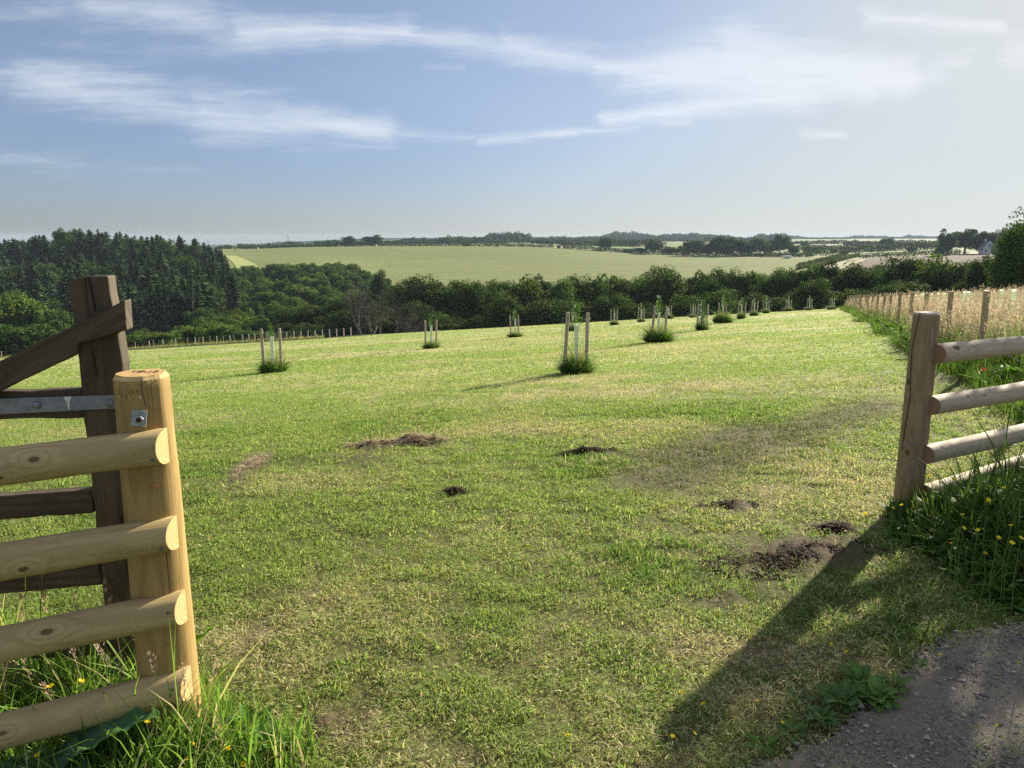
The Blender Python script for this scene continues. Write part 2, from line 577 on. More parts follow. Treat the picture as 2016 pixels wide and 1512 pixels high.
# nearer the sun the blue washes out to a neutral glare
glare = wt.range(lum, 2.2, 6.5, 0, 0.75, True)
gl = wt.math('MULTIPLY', wt.math('MULTIPLY', lum, roll), 1.27)
gcol = wt.node('ShaderNodeCombineColor')
wt.put(gcol.inputs[0], wt.math('MULTIPLY', gl, 0.955)); wt.put(gcol.inputs[1], wt.math('MULTIPLY', gl, 1.025)); wt.put(gcol.inputs[2], wt.math('MULTIPLY', gl, 1.0))
skyc = wt.mix(glare, skyc, gcol.outputs[0])
cloudc = wt.mix(0.72, wt.vmath('SCALE', skyc, 1.25), (7.0, 7.25, 7.6))
# bright cloud sheet added overhead and behind, out of view, to fill the shade
over = wt.math('MAXIMUM', wt.range(sx.outputs[2], 0.33, 0.62, 0, 0.30, True), wt.range(sx.outputs[1], -0.05, -0.5, 0, 0.3, True))
over = wt.math('MULTIPLY', over, wt.range(wt.noise(dirv, 3.0, 4, 0.6), 0.3, 0.7, 0.6, 1.0))
skyc2 = wt.mix(over, skyc, (9.0, 9.1, 9.3))
wt.put(bg.inputs[0], wt.mix(dens, skyc2, cloudc))
bg.inputs[1].default_value = 0.05

sc.view_settings.view_transform = 'Standard'; sc.view_settings.look = 'None'
sc.view_settings.exposure = 1.3; sc.view_settings.gamma = 1.0
sc.render.engine = 'CYCLES'
cy = sc.cycles
cy.max_bounces = 6; cy.diffuse_bounces = 4; cy.glossy_bounces = 2; cy.transmission_bounces = 4
cy.transparent_max_bounces = 6; cy.volume_bounces = 0
cy.caustics_reflective = False; cy.caustics_refractive = False
cy.sample_clamp_indirect = 4.0
cy.use_denoising = False; cy.use_adaptive_sampling = False
try:
    cy.denoiser = 'OPENIMAGEDENOISE'; cy.denoising_input_passes = 'RGB_ALBEDO_NORMAL'; cy.denoising_prefilter = 'ACCURATE'
except Exception as ex:
    print('denoise', ex)
# ------------------------------------------------------------------ what grows where on the mown field
def spot(px, py, rx, ry=None, rot=0.0, amt=1.0):
    p = G(px, py); return (p[0], p[1], rx, ry or rx, rot, amt)


DRY = [spot(1400, 1285, .30, .16), spot(1560, 1300, .22, .12), spot(1250, 1225, .35, .3, 0, .7), spot(470, 1255, .35, .22), spot(600, 1200, .4, .35, 0, .6),
       spot(700, 1445, .22, .13), spot(560, 1300, .25, .15), spot(870, 1500, .2, .08, 0, .8), spot(1690, 960, .6, .9, 0, .9), spot(1560, 950, .7, 1.2, 0, .6), spot(1000, 1060, .6, .7, 0, .5),
       spot(1050, 845, 1.2, .5, 0, .8), spot(560, 950, .9, .5, 0, .8), spot(1200, 770, 2.5, .8, 0, .7), spot(1480, 1370, .18, .1), spot(800, 1130, .5, .4, 0, .5),
       spot(1120, 748, 1.6, .8, 0, .9), spot(860, 690, 4, 1.5, 0, .9), spot(1290, 684, 2.5, 1.2, 0, .9), spot(1010, 668, 5, 2, 0, .8), spot(530, 745, 2, 1, 0, .7), spot(1440, 640, 3, 2, 0, .7)]
DIRT = [spot(1600, 1092, .42, .30, .3), spot(1655, 1042, .16, .10), spot(1465, 1000, .20, .12, 0, .8), spot(495, 925, .16, .75, .12, .85), spot(600, 905, .9, .35, 0, .45),
        spot(720, 905, .2, .7, .2, .6), spot(820, 875, .32, .22), spot(745, 880, .3, .1), spot(1170, 895, .3, .12), spot(893, 970, .12, .06),
        spot(640, 1430, .14, .1, 0, .9), spot(1880, 745, .55, 1.0, 0, .8), spot(1800, 700, .35, 3.0, -.35, .55), spot(1100, 742, .8, .25, 0, .6), spot(1265, 683, 1.0, .4, 0, .5), spot(1500, 1180, .3, .12, 0, .7)]
BAND = [(G(1300, 948), G(1480, 880)), (G(1480, 880), G(1720, 800)), (G(1330, 900), G(1500, 845))]


def blob(x, y, spots):
    m = np.zeros(np.shape(x))
    for (cx, cy_, rx, ry, rot, amt) in spots:
        c_, s_ = math.cos(rot), math.sin(rot)
        dx = (x - cx) * c_ + (y - cy_) * s_; dy = -(x - cx) * s_ + (y - cy_) * c_
        m = np.maximum(m, amt * np.exp(-((dx / rx) ** 2 + (dy / ry) ** 2)))
    return m


def lawn(x, y):
    n1 = fbm(x * .45, y * .45, 21, 4); n2 = fbm(x * 2.2, y * 2.2, 22, 3); n3 = fbm(x * 9, y * 9, 23, 2)
    # mower swaths lie across the slope
    sw = fbm((x * .25 + y) * .55, (x - .25 * y) * .06, 24, 3)
    far = sstep(9, 30, y)
    dry = 0.13 + 1.1 * (n1 - .5) + .75 * (n2 - .5) + .4 * (n3 - .5) + (1.5 * (sw - .5) + .12) * far
    k = .5 + 1.0 * n2
    dry = np.clip(dry, 0, 1) + .75 * blob(x, y, DRY) * k
    dirt = blob(x, y, DIRT) * (.45 + 1.0 * n3) * (.6 + .7 * n2)
    band = np.zeros(np.shape(x))
    for (p, q) in BAND:
        d = q[:2] - p[:2]; t = np.clip(((x - p[0]) * d[0] + (y - p[1]) * d[1]) / (d @ d), 0, 1)
        dd = np.hypot(x - p[0] - t * d[0], y - p[1] - t * d[1])
        band = np.maximum(band, np.exp(-(dd / .36) ** 2))
    return np.clip(dry, 0, 1), np.clip(dirt, 0, 1), np.clip(band * (.75 + 1.1 * n2), 0, 1)


GREEN = np.array([.165, .27, .05]); GREEN2 = np.array([.35, .425, .135]); STRAW = np.array([.54, .485, .28])
SOIL = np.array([.085, .062, .040]); GREY = np.array([.15, .145, .085])

# ------------------------------------------------------------------ the ground: one sheet out to the horizon
az = np.concatenate([np.linspace(-180, -60, 25)[:-1], np.linspace(-60, -44, 24)[:-1], np.linspace(-44, 44, 560), np.linspace(44, 60, 24)[1:], np.linspace(60, 180, 25)[1:-1]])
rr = [0.25]
while rr[-1] < 3700:
    r_ = rr[-1]
    rr.append(r_ * (1.022 if r_ < 60 else (1.012 if r_ < 1200 else 1.03)))
rr = np.array(rr)
A_, R_ = np.meshgrid(np.radians(az), rr)
X = (np.sin(A_) * R_).ravel(); Y = (np.cos(A_) * R_).ravel()
Z = land(X, Y)
# worm-cast roughness of the bare soil
_dry, _dirt, _band = lawn(X, Y)
near_m = (Y > 0) & (Y < 110)
Z = Z + np.where(near_m, _dirt * (fbm(X * 11, Y * 11, 31, 3) - .35) * .13 * sstep(30, 10, Y), 0)
na, nr = len(az), len(rr)
i = np.arange(nr - 1)[:, None] * na; j = np.arange(na)[None, :]; j2 = (j + 1) % na
Fq = np.stack([i + j, i + j2, i + na + j2, i + na + j], -1).reshape(-1, 4)
V = np.stack([X, Y, Z], -1); V = np.vstack([V, [[0, 0, hz(0, 0)]]])
jj = np.arange(na)
tri = np.stack([np.full(na, len(V) - 1), (jj + 1) % na, jj], -1)
base = GREEN * .5 + GREEN2 * .5
col = base[None] * (1 - _dry[:, None]) + STRAW[None] * .9 * _dry[:, None]
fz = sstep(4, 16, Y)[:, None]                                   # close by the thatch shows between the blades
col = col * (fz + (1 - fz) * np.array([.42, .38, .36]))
col = col * (1 - _band[:, None] * .8) + GREY * .8 * _band[:, None] * .8 + 0
col = col * (1 - _dirt[:, None]) + SOIL * _dirt[:, None]
# beyond the field: woodland floor, then a patchwork of fields
yk = sstep(84, 92, Y - 6 * np.sin(X * .05))
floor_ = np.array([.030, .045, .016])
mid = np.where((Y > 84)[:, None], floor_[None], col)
# patchwork: hashed cells, stretched along the slope
cx_ = X / 170.0 + .35 * Y / 170 + .25 * np.sin(Y / 210); cy2 = Y / 260.0 - .15 * X / 170
hsh = _hash(np.floor(cx_), np.floor(cy2), 5)
pal = np.array([[.12, .17, .05], [.15, .19, .065], [.24, .24, .12], [.18, .21, .09], [.10, .15, .04], [.25, .24, .13], [.13, .18, .05]])
pc = pal[np.clip((hsh * 7).astype(int), 0, 6)]
pk = sstep(300, 330, Y)[:, None] * np.where(X / np.maximum(Y, 1) > -.36, 1, 0)[:, None]
mid = mid * (1 - pk) + pc * pk
col = np.where((Y > 84)[:, None], mid, col)
behind = (Y < 0.2)[:, None]
col = np.where(behind, np.array([.12, .15, .05])[None], col)
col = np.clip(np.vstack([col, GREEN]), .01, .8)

m_ground, nt, b, out = material('turf')
at_ = nt.node('ShaderNodeAttribute', attribute_name='Col')
pos = nt.node('ShaderNodeNewGeometry').outputs['Position']
n1 = nt.noise(nt.mapping(pos, (1, 1, 1)), 38.0, 5, 0.7)
n2 = nt.noise(nt.mapping(pos, (.6, 1.6, 1)), 2.6, 5, 0.65)
n3 = nt.noise(nt.mapping(pos, (.25, 1.0, 1), (0, 0, R(12))), .5, 5, 0.6)
f = nt.math('MULTIPLY', nt.range(n1, .3, .7, .62, 1.35), nt.range(n2, .3, .72, .78, 1.22))
f = nt.math('MULTIPLY', f, nt.range(n3, .3, .7, .86, 1.14))
c = nt.vmath('SCALE', at_.outputs['Color'], f)
nt.put(b.inputs['Base Color'], c)
b.inputs['Roughness'].default_value = 0.9; b.inputs['Specular IOR Level'].default_value = 0.1
nt.put(b.inputs['Normal'], nt.bump(nt.math('ADD', n1, n2), 0.9, 0.03))
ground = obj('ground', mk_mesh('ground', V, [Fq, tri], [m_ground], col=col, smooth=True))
tag(ground, kind='structure')

# ------------------------------------------------------------------ gravel track in the corner
track_px = [(1420, 1600), (1470, 1505), (1560, 1468), (1660, 1420), (1745, 1370), (1775, 1310), (1840, 1268), (1925, 1236), (2016, 1222), (2150, 1215)]
track_poly = np.array([tuple(G(*p)[:2]) for p in track_px] + [(4.6, 4.35), (7.0, 5.8), (10.5, 7.8), (11.5, 4.0), (6.0, -.5), (1.2, -.8), (.4, .9)])
pts = track_poly.copy()


def track_edge(x, y):
    return (fbm(x * 3.2, y * 3.2, 41, 4) - .5) * .8


gx, gy = np.meshgrid(np.arange(.2, 11, .035), np.arange(-.8, 7.8, .035))
gxf, gyf = gx.ravel(), gy.ravel()
wob = track_edge(gxf, gyf)
ins = inpoly(gxf + wob * .5, gyf + wob * .5, track_poly).reshape(gx.shape)
gz = land(gxf, gyf) + 0.006 + (vnoise(gxf * 18, gyf * 18, 43) - .5) * .004 + (fbm(gxf * 3, gyf * 3, 44) - .5) * .012 + .004
keep = ins[:-1, :-1] & ins[1:, :-1] & ins[:-1, 1:] & ins[1:, 1:]
idx = np.arange(gx.size).reshape(gx.shape)
q = np.stack([idx[:-1, :-1], idx[:-1, 1:], idx[1:, 1:], idx[1:, :-1]], -1)[keep]
used, inv = np.unique(q, return_inverse=True)
m_track, nt, b, out = material('gravel_bed')
pos = nt.node('ShaderNodeNewGeometry').outputs['Position']
vo = nt.node('ShaderNodeTexVoronoi'); nt.put(vo.inputs['Vector'], pos); vo.inputs['Scale'].default_value = 130
v1 = nt.noise(pos, 3.0, 5, .65)
c = nt.mix(nt.range(vo.outputs['Color'], .2, .9), (.10, .088, .07), (.27, .24, .195))
c = nt.mix(nt.range(v1, .38, .58, 0, .85), c, (.22, .18, .125))
nt.put(b.inputs['Base Color'], c); b.inputs['Roughness'].default_value = .9
nt.put(b.inputs['Normal'], nt.bump(nt.noise(pos, 90.0, 5, .75), .8, .01))
tag(obj('gravel_track', mk_mesh('gravel_track', np.stack([gxf, gyf, gz], -1)[used], [inv.reshape(-1, 4)], [m_track], smooth=True)), kind='structure')

# loose stones: countless, so one object
n = 56000
sx_, sy_ = rng.uniform(.3, 4.6, n * 3), rng.uniform(.3, 4.4, n * 3)
wob = track_edge(sx_, sy_)
k = inpoly(sx_ + wob * .5, sy_ + wob * .5, track_poly) & (rng.random(n * 3) < .55 + .7 * (fbm(sx_ * 3, sy_ * 3, 45) > .47))
sx_, sy_ = sx_[k][:n], sy_[k][:n]; n = len(sx_)
oct_ = np.array([[1, 0, 0], [-1, 0, 0], [0, 1, 0], [0, -1, 0], [0, 0, 1], [0, 0, -1.]])
of = np.array([[0, 2, 4], [2, 1, 4], [1, 3, 4], [3, 0, 4], [2, 0, 5], [1, 2, 5], [3, 1, 5], [0, 3, 5]])
size = rng.lognormal(math.log(.0033), .5, n).clip(.002, .02)
Vs = oct_[None] * size[:, None, None] * rng.uniform(.6, 1.3, (n, 6, 1)) * np.array([1, 1, .6])
th = rng.uniform(0, 6.28, n); ct, st_ = np.cos(th)[:, None], np.sin(th)[:, None]
Vs = np.stack([Vs[..., 0] * ct - Vs[..., 1] * st_, Vs[..., 0] * st_ + Vs[..., 1] * ct, Vs[..., 2]], -1)
Vs += np.stack([sx_, sy_, land(sx_, sy_) + .009 + size * .3], -1)[:, None]
sc_ = rng.uniform(.08, .36, n)[:, None] * np.array([1, .885, .73]) + rng.normal(0, .01, (n, 3))
sc_[rng.random(n) < .03] = (.55, .53, .5)
m_stone, nt, b, out = material('stone')
at_ = nt.node('ShaderNodeAttribute', attribute_name='Col'); nt.put(b.inputs['Base Color'], at_.outputs['Color'])
b.inputs['Roughness'].default_value = .75
tag(obj('loose_gravel', mk_mesh('loose_gravel', Vs.reshape(-1, 3), [(of[None] + 6 * np.arange(n)[:, None, None]).reshape(-1, 3)], [m_stone], col=np.repeat(np.clip(sc_, .02, .7), 6, 0))), kind='stuff')


# ------------------------------------------------------------------ grass
def blades(P, h, w, dirn, lean, c0, c1, nseg=2, twist=None):
    """curved tapering blades; returns V, quads, tris, colours"""
    n = len(P)
    ts = np.linspace(0, 1, nseg + 1)
    D = np.stack([np.cos(dirn), np.sin(dirn), np.zeros(n)], -1)
    tw = dirn + np.pi / 2 + (twist if twist is not None else rng.uniform(-.9, .9, n))
    S = np.stack([np.cos(tw), np.sin(tw), np.zeros(n)], -1)
    rows = []; cols = []
    for k, t in enumerate(ts):
        up = h * t * (1 - .45 * np.minimum(lean, 1.6) * t)
        out_ = h * lean * t ** 1.6
        ctr = P + D * out_[:, None] + np.stack([np.zeros(n), np.zeros(n), up], -1)
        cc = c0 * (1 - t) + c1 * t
        if k < nseg:
            ww = (w * (1 - .55 * t ** 2) * .5)[:, None]
            rows += [ctr - S * ww, ctr + S * ww]; cols += [cc, cc]
        else:
            rows.append(ctr); cols.append(cc)
    V = np.stack(rows, 1); Cc = np.stack(cols, 1)
    nv = 2 * nseg + 1
    b0 = (np.arange(n) * nv)[:, None]
    quads = []
    for k in range(nseg - 1):
        quads.append(b0 + np.array([2 * k, 2 * k + 1, 2 * k + 3, 2 * k + 2]))
    q = np.concatenate(quads) if quads else np.zeros((0, 4), int)
    t_ = b0 + np.array([2 * nseg - 2, 2 * nseg - 1, 2 * nseg])
    return V.reshape(-1, 3), q, t_, Cc.reshape(-1, 3)


class Herb:
    """gathers many blade/leaf batches into one mesh"""
    def __init__(s): s.V = []; s.Q = []; s.T = []; s.C = []; s.n = 0

    def add(s, V, q, t, c):
        s.V.append(V); s.C.append(np.clip(c, .005, .95))
        if len(q): s.Q.append(q + s.n)
        if len(t): s.T.append(t + s.n)
        s.n += len(V)

    def mesh(s, name, m):
        fs = []
        if s.Q: fs.append(np.concatenate(s.Q))
        if s.T: fs.append(np.concatenate(s.T))
        return mk_mesh(name, np.concatenate(s.V), fs, [m], col=np.concatenate(s.C), smooth=False)


def jit(c, n, amt=.18):
    c = np.broadcast_to(np.asarray(c, float), (n, 3)).copy()
    c *= (1 + rng.normal(0, amt, (n, 1)))
    c *= 1 + rng.normal(0, amt * .35, (n, 3))
    return np.clip(c, .008, .9)


m_grass = leafmat('grass_blade', transl=.45, rough=.62, spec=.12, var=0, ttint=(1.15, 1.2, .75))
m_seed = leafmat('grass_head', transl=.4, rough=.8, spec=.08, var=0, ttint=(1.1, 1.03, .95))
m_leaf = leafmat('herb_leaf', transl=.35, rough=.5, spec=.25, var=.1)

verge_right_px = [(1765, 985), (1745, 1010), (1768, 1060), (1800, 1085), (1850, 1120), (1905, 1160), (1950, 1195), (2016, 1210), (2300, 1230), (2400, 960), (2150, 935), (2016, 935), (1900, 965), (1830, 985)]
VR = np.array([G(*p)[:2] for p in verge_right_px])
verge_left_px = [(-300, 1290), (0, 1270), (120, 1265), (230, 1290), (300, 1330), (385, 1370), (450, 1405), (520, 1450), (565, 1500), (600, 1600), (-400, 1700)]
VL = np.array([G(*p)[:2] for p in verge_left_px])
EDGE_S, EDGE_O = .40, 1.85                                        # the meadow edge: x = .40 y + 1.85


def meadow_x(y):
    return EDGE_S * y + EDGE_O + (fbm(y * .35, y * 0 + 3.3, 51, 3) - .5) * 1.1


H = Herb()
rings = [(1.3, 2.6, 30000, .0175, .0033, 50), (2.6, 4.2, 19000, .0185, .0040, 45), (4.2, 6.5, 11000, .021, .0052, 43), (6.5, 10, 6500, .022, .0068, 41),
         (10, 16, 2300, .030, .0095, 40), (16, 28, 650, .034, .018, 39), (28, 48, 150, .036, .034, 38), (48, 86, 28, .04, .06, 38)]
for (r0, r1, dn, hh, ww, half) in rings:
    area = R(2 * half) / 2 * (r1 * r1 - r0 * r0); n = int(area * dn)
    r_ = np.sqrt(rng.uniform(r0 * r0, r1 * r1, n)); a_ = R(1) * rng.uniform(-half, half, n)
    x, y = r_ * np.sin(a_), r_ * np.cos(a_)
    dry, dirt, band = lawn(x, y)
    wob = track_edge(x, y) * .5 + rng.normal(0, .2, n)
    tuft = fbm(x * 7.5, y * 7.5, 61, 3)
    keep = (rng.random(n) > dirt * 1.15 + .3 * band) & (x < meadow_x(y) + .3) & (~inpoly(x + wob, y + wob, track_poly) | (rng.random(n) < .22 * sstep(.45, .6, fbm(x * 4, y * 4, 46))))
    keep &= rng.random(n) < .30 + 1.3 * sstep(.32, .60, tuft)
    x, y, dry, dirt, band, tuft = (q_[keep] for q_ in (x, y, dry, dirt, band, tuft)); n = len(x)
    z = land(x, y)
    d = np.clip(dry + rng.normal(0, .22, n), 0, 1)
    mx_ = rng.random((n, 1))
    g = GREEN * (1 - mx_) + GREEN2 * mx_
    lush = sstep(.5, .7, fbm(x * .8 + 7, y * .8, 62, 3))[:, None] * (1 - sstep(6, 14, y))[:, None]
    g = g * (1 - .55 * lush) + np.array([.075, .185, .022]) * .55 * lush
    isdry = (rng.random(n) < d * .85)[:, None]
    c = np.where(isdry, STRAW[None], g)
    c = c * (1 - .75 * band[:, None]) + GREY * .75 * band[:, None]
    c = c * np.clip(1 + rng.normal(0, .28, (n, 1)), .3, 2) * (1 + rng.normal(0, .05, (n, 3)))
    lying = rng.random(n) < (.16 + .35 * dry + .3 * band)          # clippings left by the mower
    h = hh * rng.lognormal(0, .35, n) * (.65 + .8 * tuft)
    lean = np.where(lying, rng.uniform(1.2, 2.2, n), rng.uniform(.15, .9, n))
    h = np.where(lying, h * .75, h * (1 + .6 * lush[:, 0]))
    P = np.stack([x, y, z + np.where(lying, .012 + .012 * rng.random(n), -.004)], -1)
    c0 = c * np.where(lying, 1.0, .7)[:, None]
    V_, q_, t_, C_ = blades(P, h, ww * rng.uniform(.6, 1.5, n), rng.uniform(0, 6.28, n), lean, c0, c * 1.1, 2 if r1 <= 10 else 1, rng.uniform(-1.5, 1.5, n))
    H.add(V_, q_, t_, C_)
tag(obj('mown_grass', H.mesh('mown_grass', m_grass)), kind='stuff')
print('mown blades', H.n)


def scatter(poly, dens, wobble=0.12):
    lo, hi = poly.min(0), poly.max(0)
    n = int((hi[0] - lo[0]) * (hi[1] - lo[1]) * dens)
    x, y = rng.uniform(lo[0], hi[0], n), rng.uniform(lo[1], hi[1], n)
    wob = (fbm(x * 4, y * 4, 71, 3) - .5) * wobble * 2
    k = inpoly(x + wob, y + wob, poly)
    return x[k], y[k]


def edge_fade(x, y, poly, d):
    """0 at the outline, 1 at d inside"""
    m = np.full(len(x), 9.0); n = len(poly)
    for i in range(n):
        p, q_ = poly[i], poly[(i + 1) % n]
        v = q_ - p; t = np.clip(((x - p[0]) * v[0] + (y - p[1]) * v[1]) / (v @ v), 0, 1)
        m = np.minimum(m, np.hypot(x - p[0] - t * v[0], y - p[1] - t * v[1]))
    return np.clip(m / d, 0, 1)


def panicles(H, P, h, colr, n_sp=14, spread=.035, length=.13, sz=.010, stemw=.0022, lean=None):
    """flowering grass: a thin stalk and an open head of small spikelets"""
    n = len(P)
    dirn = rng.uniform(0, 6.28, n); le = lean if lean is not None else rng.uniform(.05, .3, n)
    sc0 = jit((.20, .19, .07), n); sc1 = jit(colr, n, .12)
    V_, q_, t_, C_ = blades(P, h, np.full(n, stemw * 1.0), dirn, le, sc0, sc1, 3)
    H.add(V_, q_, t_, C_)
    T = rng.uniform(0, 1, (n, n_sp)); tt = 1 - length / h[:, None] * T
    up = h[:, None] * tt * (1 - .45 * le[:, None] * tt); o_ = h[:, None] * le[:, None] * np.clip(tt, 0, None) ** 1.6
    D = np.stack([np.cos(dirn), np.sin(dirn)], -1)
    ctr = np.stack([P[:, 0, None] + D[:, 0, None] * o_, P[:, 1, None] + D[:, 1, None] * o_, P[:, 2, None] + up], -1)
    rad = spread * np.sin(np.pi * np.clip(T * .85 + .1, 0, 1)) * rng.uniform(.2, 1, T.shape)
    ph = rng.uniform(0, 6.28, T.shape)
    ctr[..., 0] += np.cos(ph) * rad; ctr[..., 1] += np.sin(ph) * rad
    ctr = ctr.reshape(-1, 3); m = len(ctr)
    ax = np.stack([np.cos(ph).ravel() * .5, np.sin(ph).ravel() * .5, np.ones(m)], -1); ax /= np.linalg.norm(ax, axis=1)[:, None]
    sd_ = np.stack([-np.sin(ph).ravel(), np.cos(ph).ravel(), np.zeros(m)], -1)
    L = sz * rng.uniform(.6, 1.5, m)[:, None]
    Vq = np.stack([ctr - ax * L, ctr + sd_ * L * .42, ctr + ax * L, ctr - sd_ * L * .42], 1).reshape(-1, 3)
    cc = np.repeat(jit(np.repeat(sc1, n_sp, 0), m, .15), 4, 0)
    H.add(Vq, (np.arange(m) * 4)[:, None] + np.arange(4), [], cc)


# lush uncut grass round the left fence and along the track in front of it
H = Herb()
for dens, h0, w0, nseg in ((3000, .12, .0048, 2), (2300, .24, .0056, 3), (700, .34, .0058, 3)):
    x, y = scatter(VL, dens); n = len(x)
    e = edge_fade(x, y, VL, .25); cl = fbm(x * 6, y * 6, 72, 2)
    h = h0 * rng.lognormal(0, .3, n) * (.35 + .65 * e) * (.5 + cl)
    mx_ = rng.random((n, 1))
    c = np.array([.11, .235, .035]) * (1 - mx_) + np.array([.27, .40, .08]) * mx_
    c = jit(c, n, .15); dryb = rng.random(n) < .07; c[dryb] = jit(STRAW, dryb.sum())
    V_, q_, t_, C_ = blades(np.stack([x, y, land(x, y) - .005], -1), h, w0 * rng.uniform(.6, 1.5, n), rng.uniform(0, 6.28, n), rng.uniform(.1, .9, n), c * .7, c, nseg)
    H.add(V_, q_, t_, C_)
tag(obj('verge_grass', H.mesh('verge_grass', m_grass), ), kind='stuff')

# the bank on the right, in its own shade
H = Herb()
for dens, h0, w0, nseg in ((2100, .16, .0065, 2), (1300, .30, .0075, 3), (330, .42, .007, 3)):
    x, y = scatter(VR, dens); n = len(x)
    e = edge_fade(x, y, VR, .4); cl = fbm(x * 3, y * 3, 73, 3)
    h = h0 * rng.lognormal(0, .3, n) * (.25 + .75 * e) * (.45 + 1.1 * cl)
    mx_ = rng.random((n, 1))
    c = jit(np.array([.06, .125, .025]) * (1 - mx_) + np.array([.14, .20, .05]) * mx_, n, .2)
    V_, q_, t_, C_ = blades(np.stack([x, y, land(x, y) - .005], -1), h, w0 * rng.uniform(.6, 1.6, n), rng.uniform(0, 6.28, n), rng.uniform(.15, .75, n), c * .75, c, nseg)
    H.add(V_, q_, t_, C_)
# broad herb leaves among the blades
x, y = scatter(VR, 1000); n = len(x); e = edge_fade(x, y, VR, .5)
hgt = rng.uniform(.08, .42, n) * e
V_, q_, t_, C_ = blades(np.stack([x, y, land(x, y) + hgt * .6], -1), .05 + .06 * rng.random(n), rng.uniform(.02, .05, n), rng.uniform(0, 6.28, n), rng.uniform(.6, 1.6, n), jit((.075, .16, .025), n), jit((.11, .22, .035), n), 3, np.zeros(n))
H.add(V_, q_, t_, C_)
tag(obj('bank_grass', H.mesh('bank_grass', m_grass)), kind='stuff')

# meadow beside the wire fence: pinkish flowering grass with a green skirt
H = Herb()
HP = Herb()
for (y0, y1, dn, hs_) in ((5.5, 10, 210, 1.0), (10, 18, 170, 1.15), (18, 32, 80, 1.5), (32, 72, 26, 2.3)):
    n = int((y1 - y0) * (.32 * y1 + 4) * dn)
    y = rng.uniform(y0, y1, n); x = meadow_x(y) + rng.uniform(0, 1, n) ** 1.25 * (.32 * y1 + 4)
    k = (x < .8 * y + 3.5)
    x, y = x[k], y[k]; n = len(x)
    dd = x - meadow_x(y); z = land(x, y)
    pch = fbm(x * .5, y * .5, 75, 3)
    tall = sstep(.25, 1.2, dd + (pch - .5) * 1.2) * sstep(5.5, 9, y)
    # leafy base
    h = np.minimum((.24 + .50 * tall) * rng.lognormal(0, .35, n), .88)
    mx_ = rng.random((n, 1))
    c = jit(np.array([.075, .16, .025]) * (1 - mx_) + np.array([.16, .24, .05]) * mx_, n, .15)
    for rep in range(2):
        V_, q_, t_, C_ = blades(np.stack([x + rng.normal(0, .05, n), y + rng.normal(0, .05, n), z], -1), h, .007 * hs_ * rng.uniform(.6, 1.6, n), rng.uniform(0, 6.28, n), rng.uniform(.1, .8, n), c * .75, c, 2)
        H.add(V_, q_, t_, C_)
    k = rng.random(n) < tall * (.35 + 1.1 * sstep(.3, .6, fbm(x * 1.6, y * 1.1, 77, 3)))
    P = np.stack([x, y, z], -1)[k]; n2_ = len(P)
    mx_ = sstep(.35, .65, fbm(P[:, 0] * .35 + 9, P[:, 1] * .25, 76, 3))[:, None]
    pcol = np.array([.52, .46, .32]) * (1 - mx_) + np.array([.50, .40, .29]) * mx_
    pcol = pcol * (.50 + .70 * rng.random((n2_, 1)))
    panicles(HP, P, (.74 * rng.lognormal(0, .20, n2_)).clip(.35, 1.2) * (.8 + .45 * fbm(P[:, 0] * .9, P[:, 1] * .6, 78, 2)), pcol, 16 if y1 < 20 else 9, .04 * (1 + .12 * hs_), .2, .011 * hs_, .0028 * hs_)
tag(obj('meadow_leaves', H.mesh('meadow_leaves', m_grass)), kind='stuff')
tag(obj('meadow_flowering_grass', HP.mesh('meadow_flowering_grass', m_seed)), kind='stuff')

# flowering stalks standing up in front of the gate and beside the left post
H = Herb()
hd = [(110, 1150, .44), (85, 1165, .40), (150, 1160, .42), (230, 1150, .46), (275, 1210, .40), (205, 1230, .36), (130, 1225, .38), (35, 1180, .40), (312, 1265, .36), (355, 1300, .30), (250, 1250, .36),
      (20, 1245, .36), (180, 1190, .42), (60, 1230, .38), (240, 1290, .30), (120, 1330, .26), (330, 1340, .26), (300, 1390, .2), (210, 1400, .2), (430, 1420, .14), (390, 1300, .3), (160, 1240, .36)]
Pp = []; hh_ = []
for (px, py, up) in hd:
    g_ = G(px, py, up); Pp.append((g_[0], g_[1], hz(g_[0], g_[1]))); hh_.append(up * 1.06)
panicles(H, np.array(Pp), np.array(hh_), (.50, .40, .28), 46, .016, .10, .0052, .0024, rng.uniform(.05, .25, len(hd)))
tag(obj('seeding_grass', H.mesh('seeding_grass', m_seed)), kind='stuff')
# ------------------------------------------------------------------ timber materials
m_pine_post = woodmat('pine_post_wood', (.42, .285, .10), (.265, .165, .05), 5.0, [(.16, .03, .018), (.62, .10, .02)], vs=10, us=1.1, contrast=.45, stain=.12)
m_pine_rails = [woodmat('pine_rail_wood', (.50, .385, .185), (.345, .235, .10), 5.0, kn, vs=11, us=.9, contrast=.4, seed=sd_, stain=.10)
                for kn, sd_ in (([(.34, .06, .012), (.42, .10, .008), (.8, .03, .01), (.62, .12, .007)], 1.0), ([(.40, .095, .012), (.95, .05, .008), (.7, .03, .007)], 2.3), ([(.37, .05, .014), (.9, .1, .01), (.62, .11, .006)], 3.7), ([(.5, .06, .01)], 5.1))]
m_old_post = woodmat('weathered_post_wood', (.36, .265, .15), (.21, .145, .078), 4.5, [(.42, .20, .02), (.62, .16, .02), (.85, .24, .018)], vs=9, us=.8, contrast=.45, seed=8.0, stain=.2)
m_old_rails = [woodmat('weathered_rail_wood', (.54, .455, .33), (.35, .265, .17), 5.0, kn, vs=11, us=.9, contrast=.35, seed=sd_, stain=.14)
               for kn, sd_ in (([(.12, .05, .03), (1.1, .07, .012)], 11.0), ([(.30, .05, .012), (.47, .06, .012)], 12.3), ([(.10, .04, .012), (.62, .1, .012)], 13.7), ([(.4, .05, .012)], 15.1))]
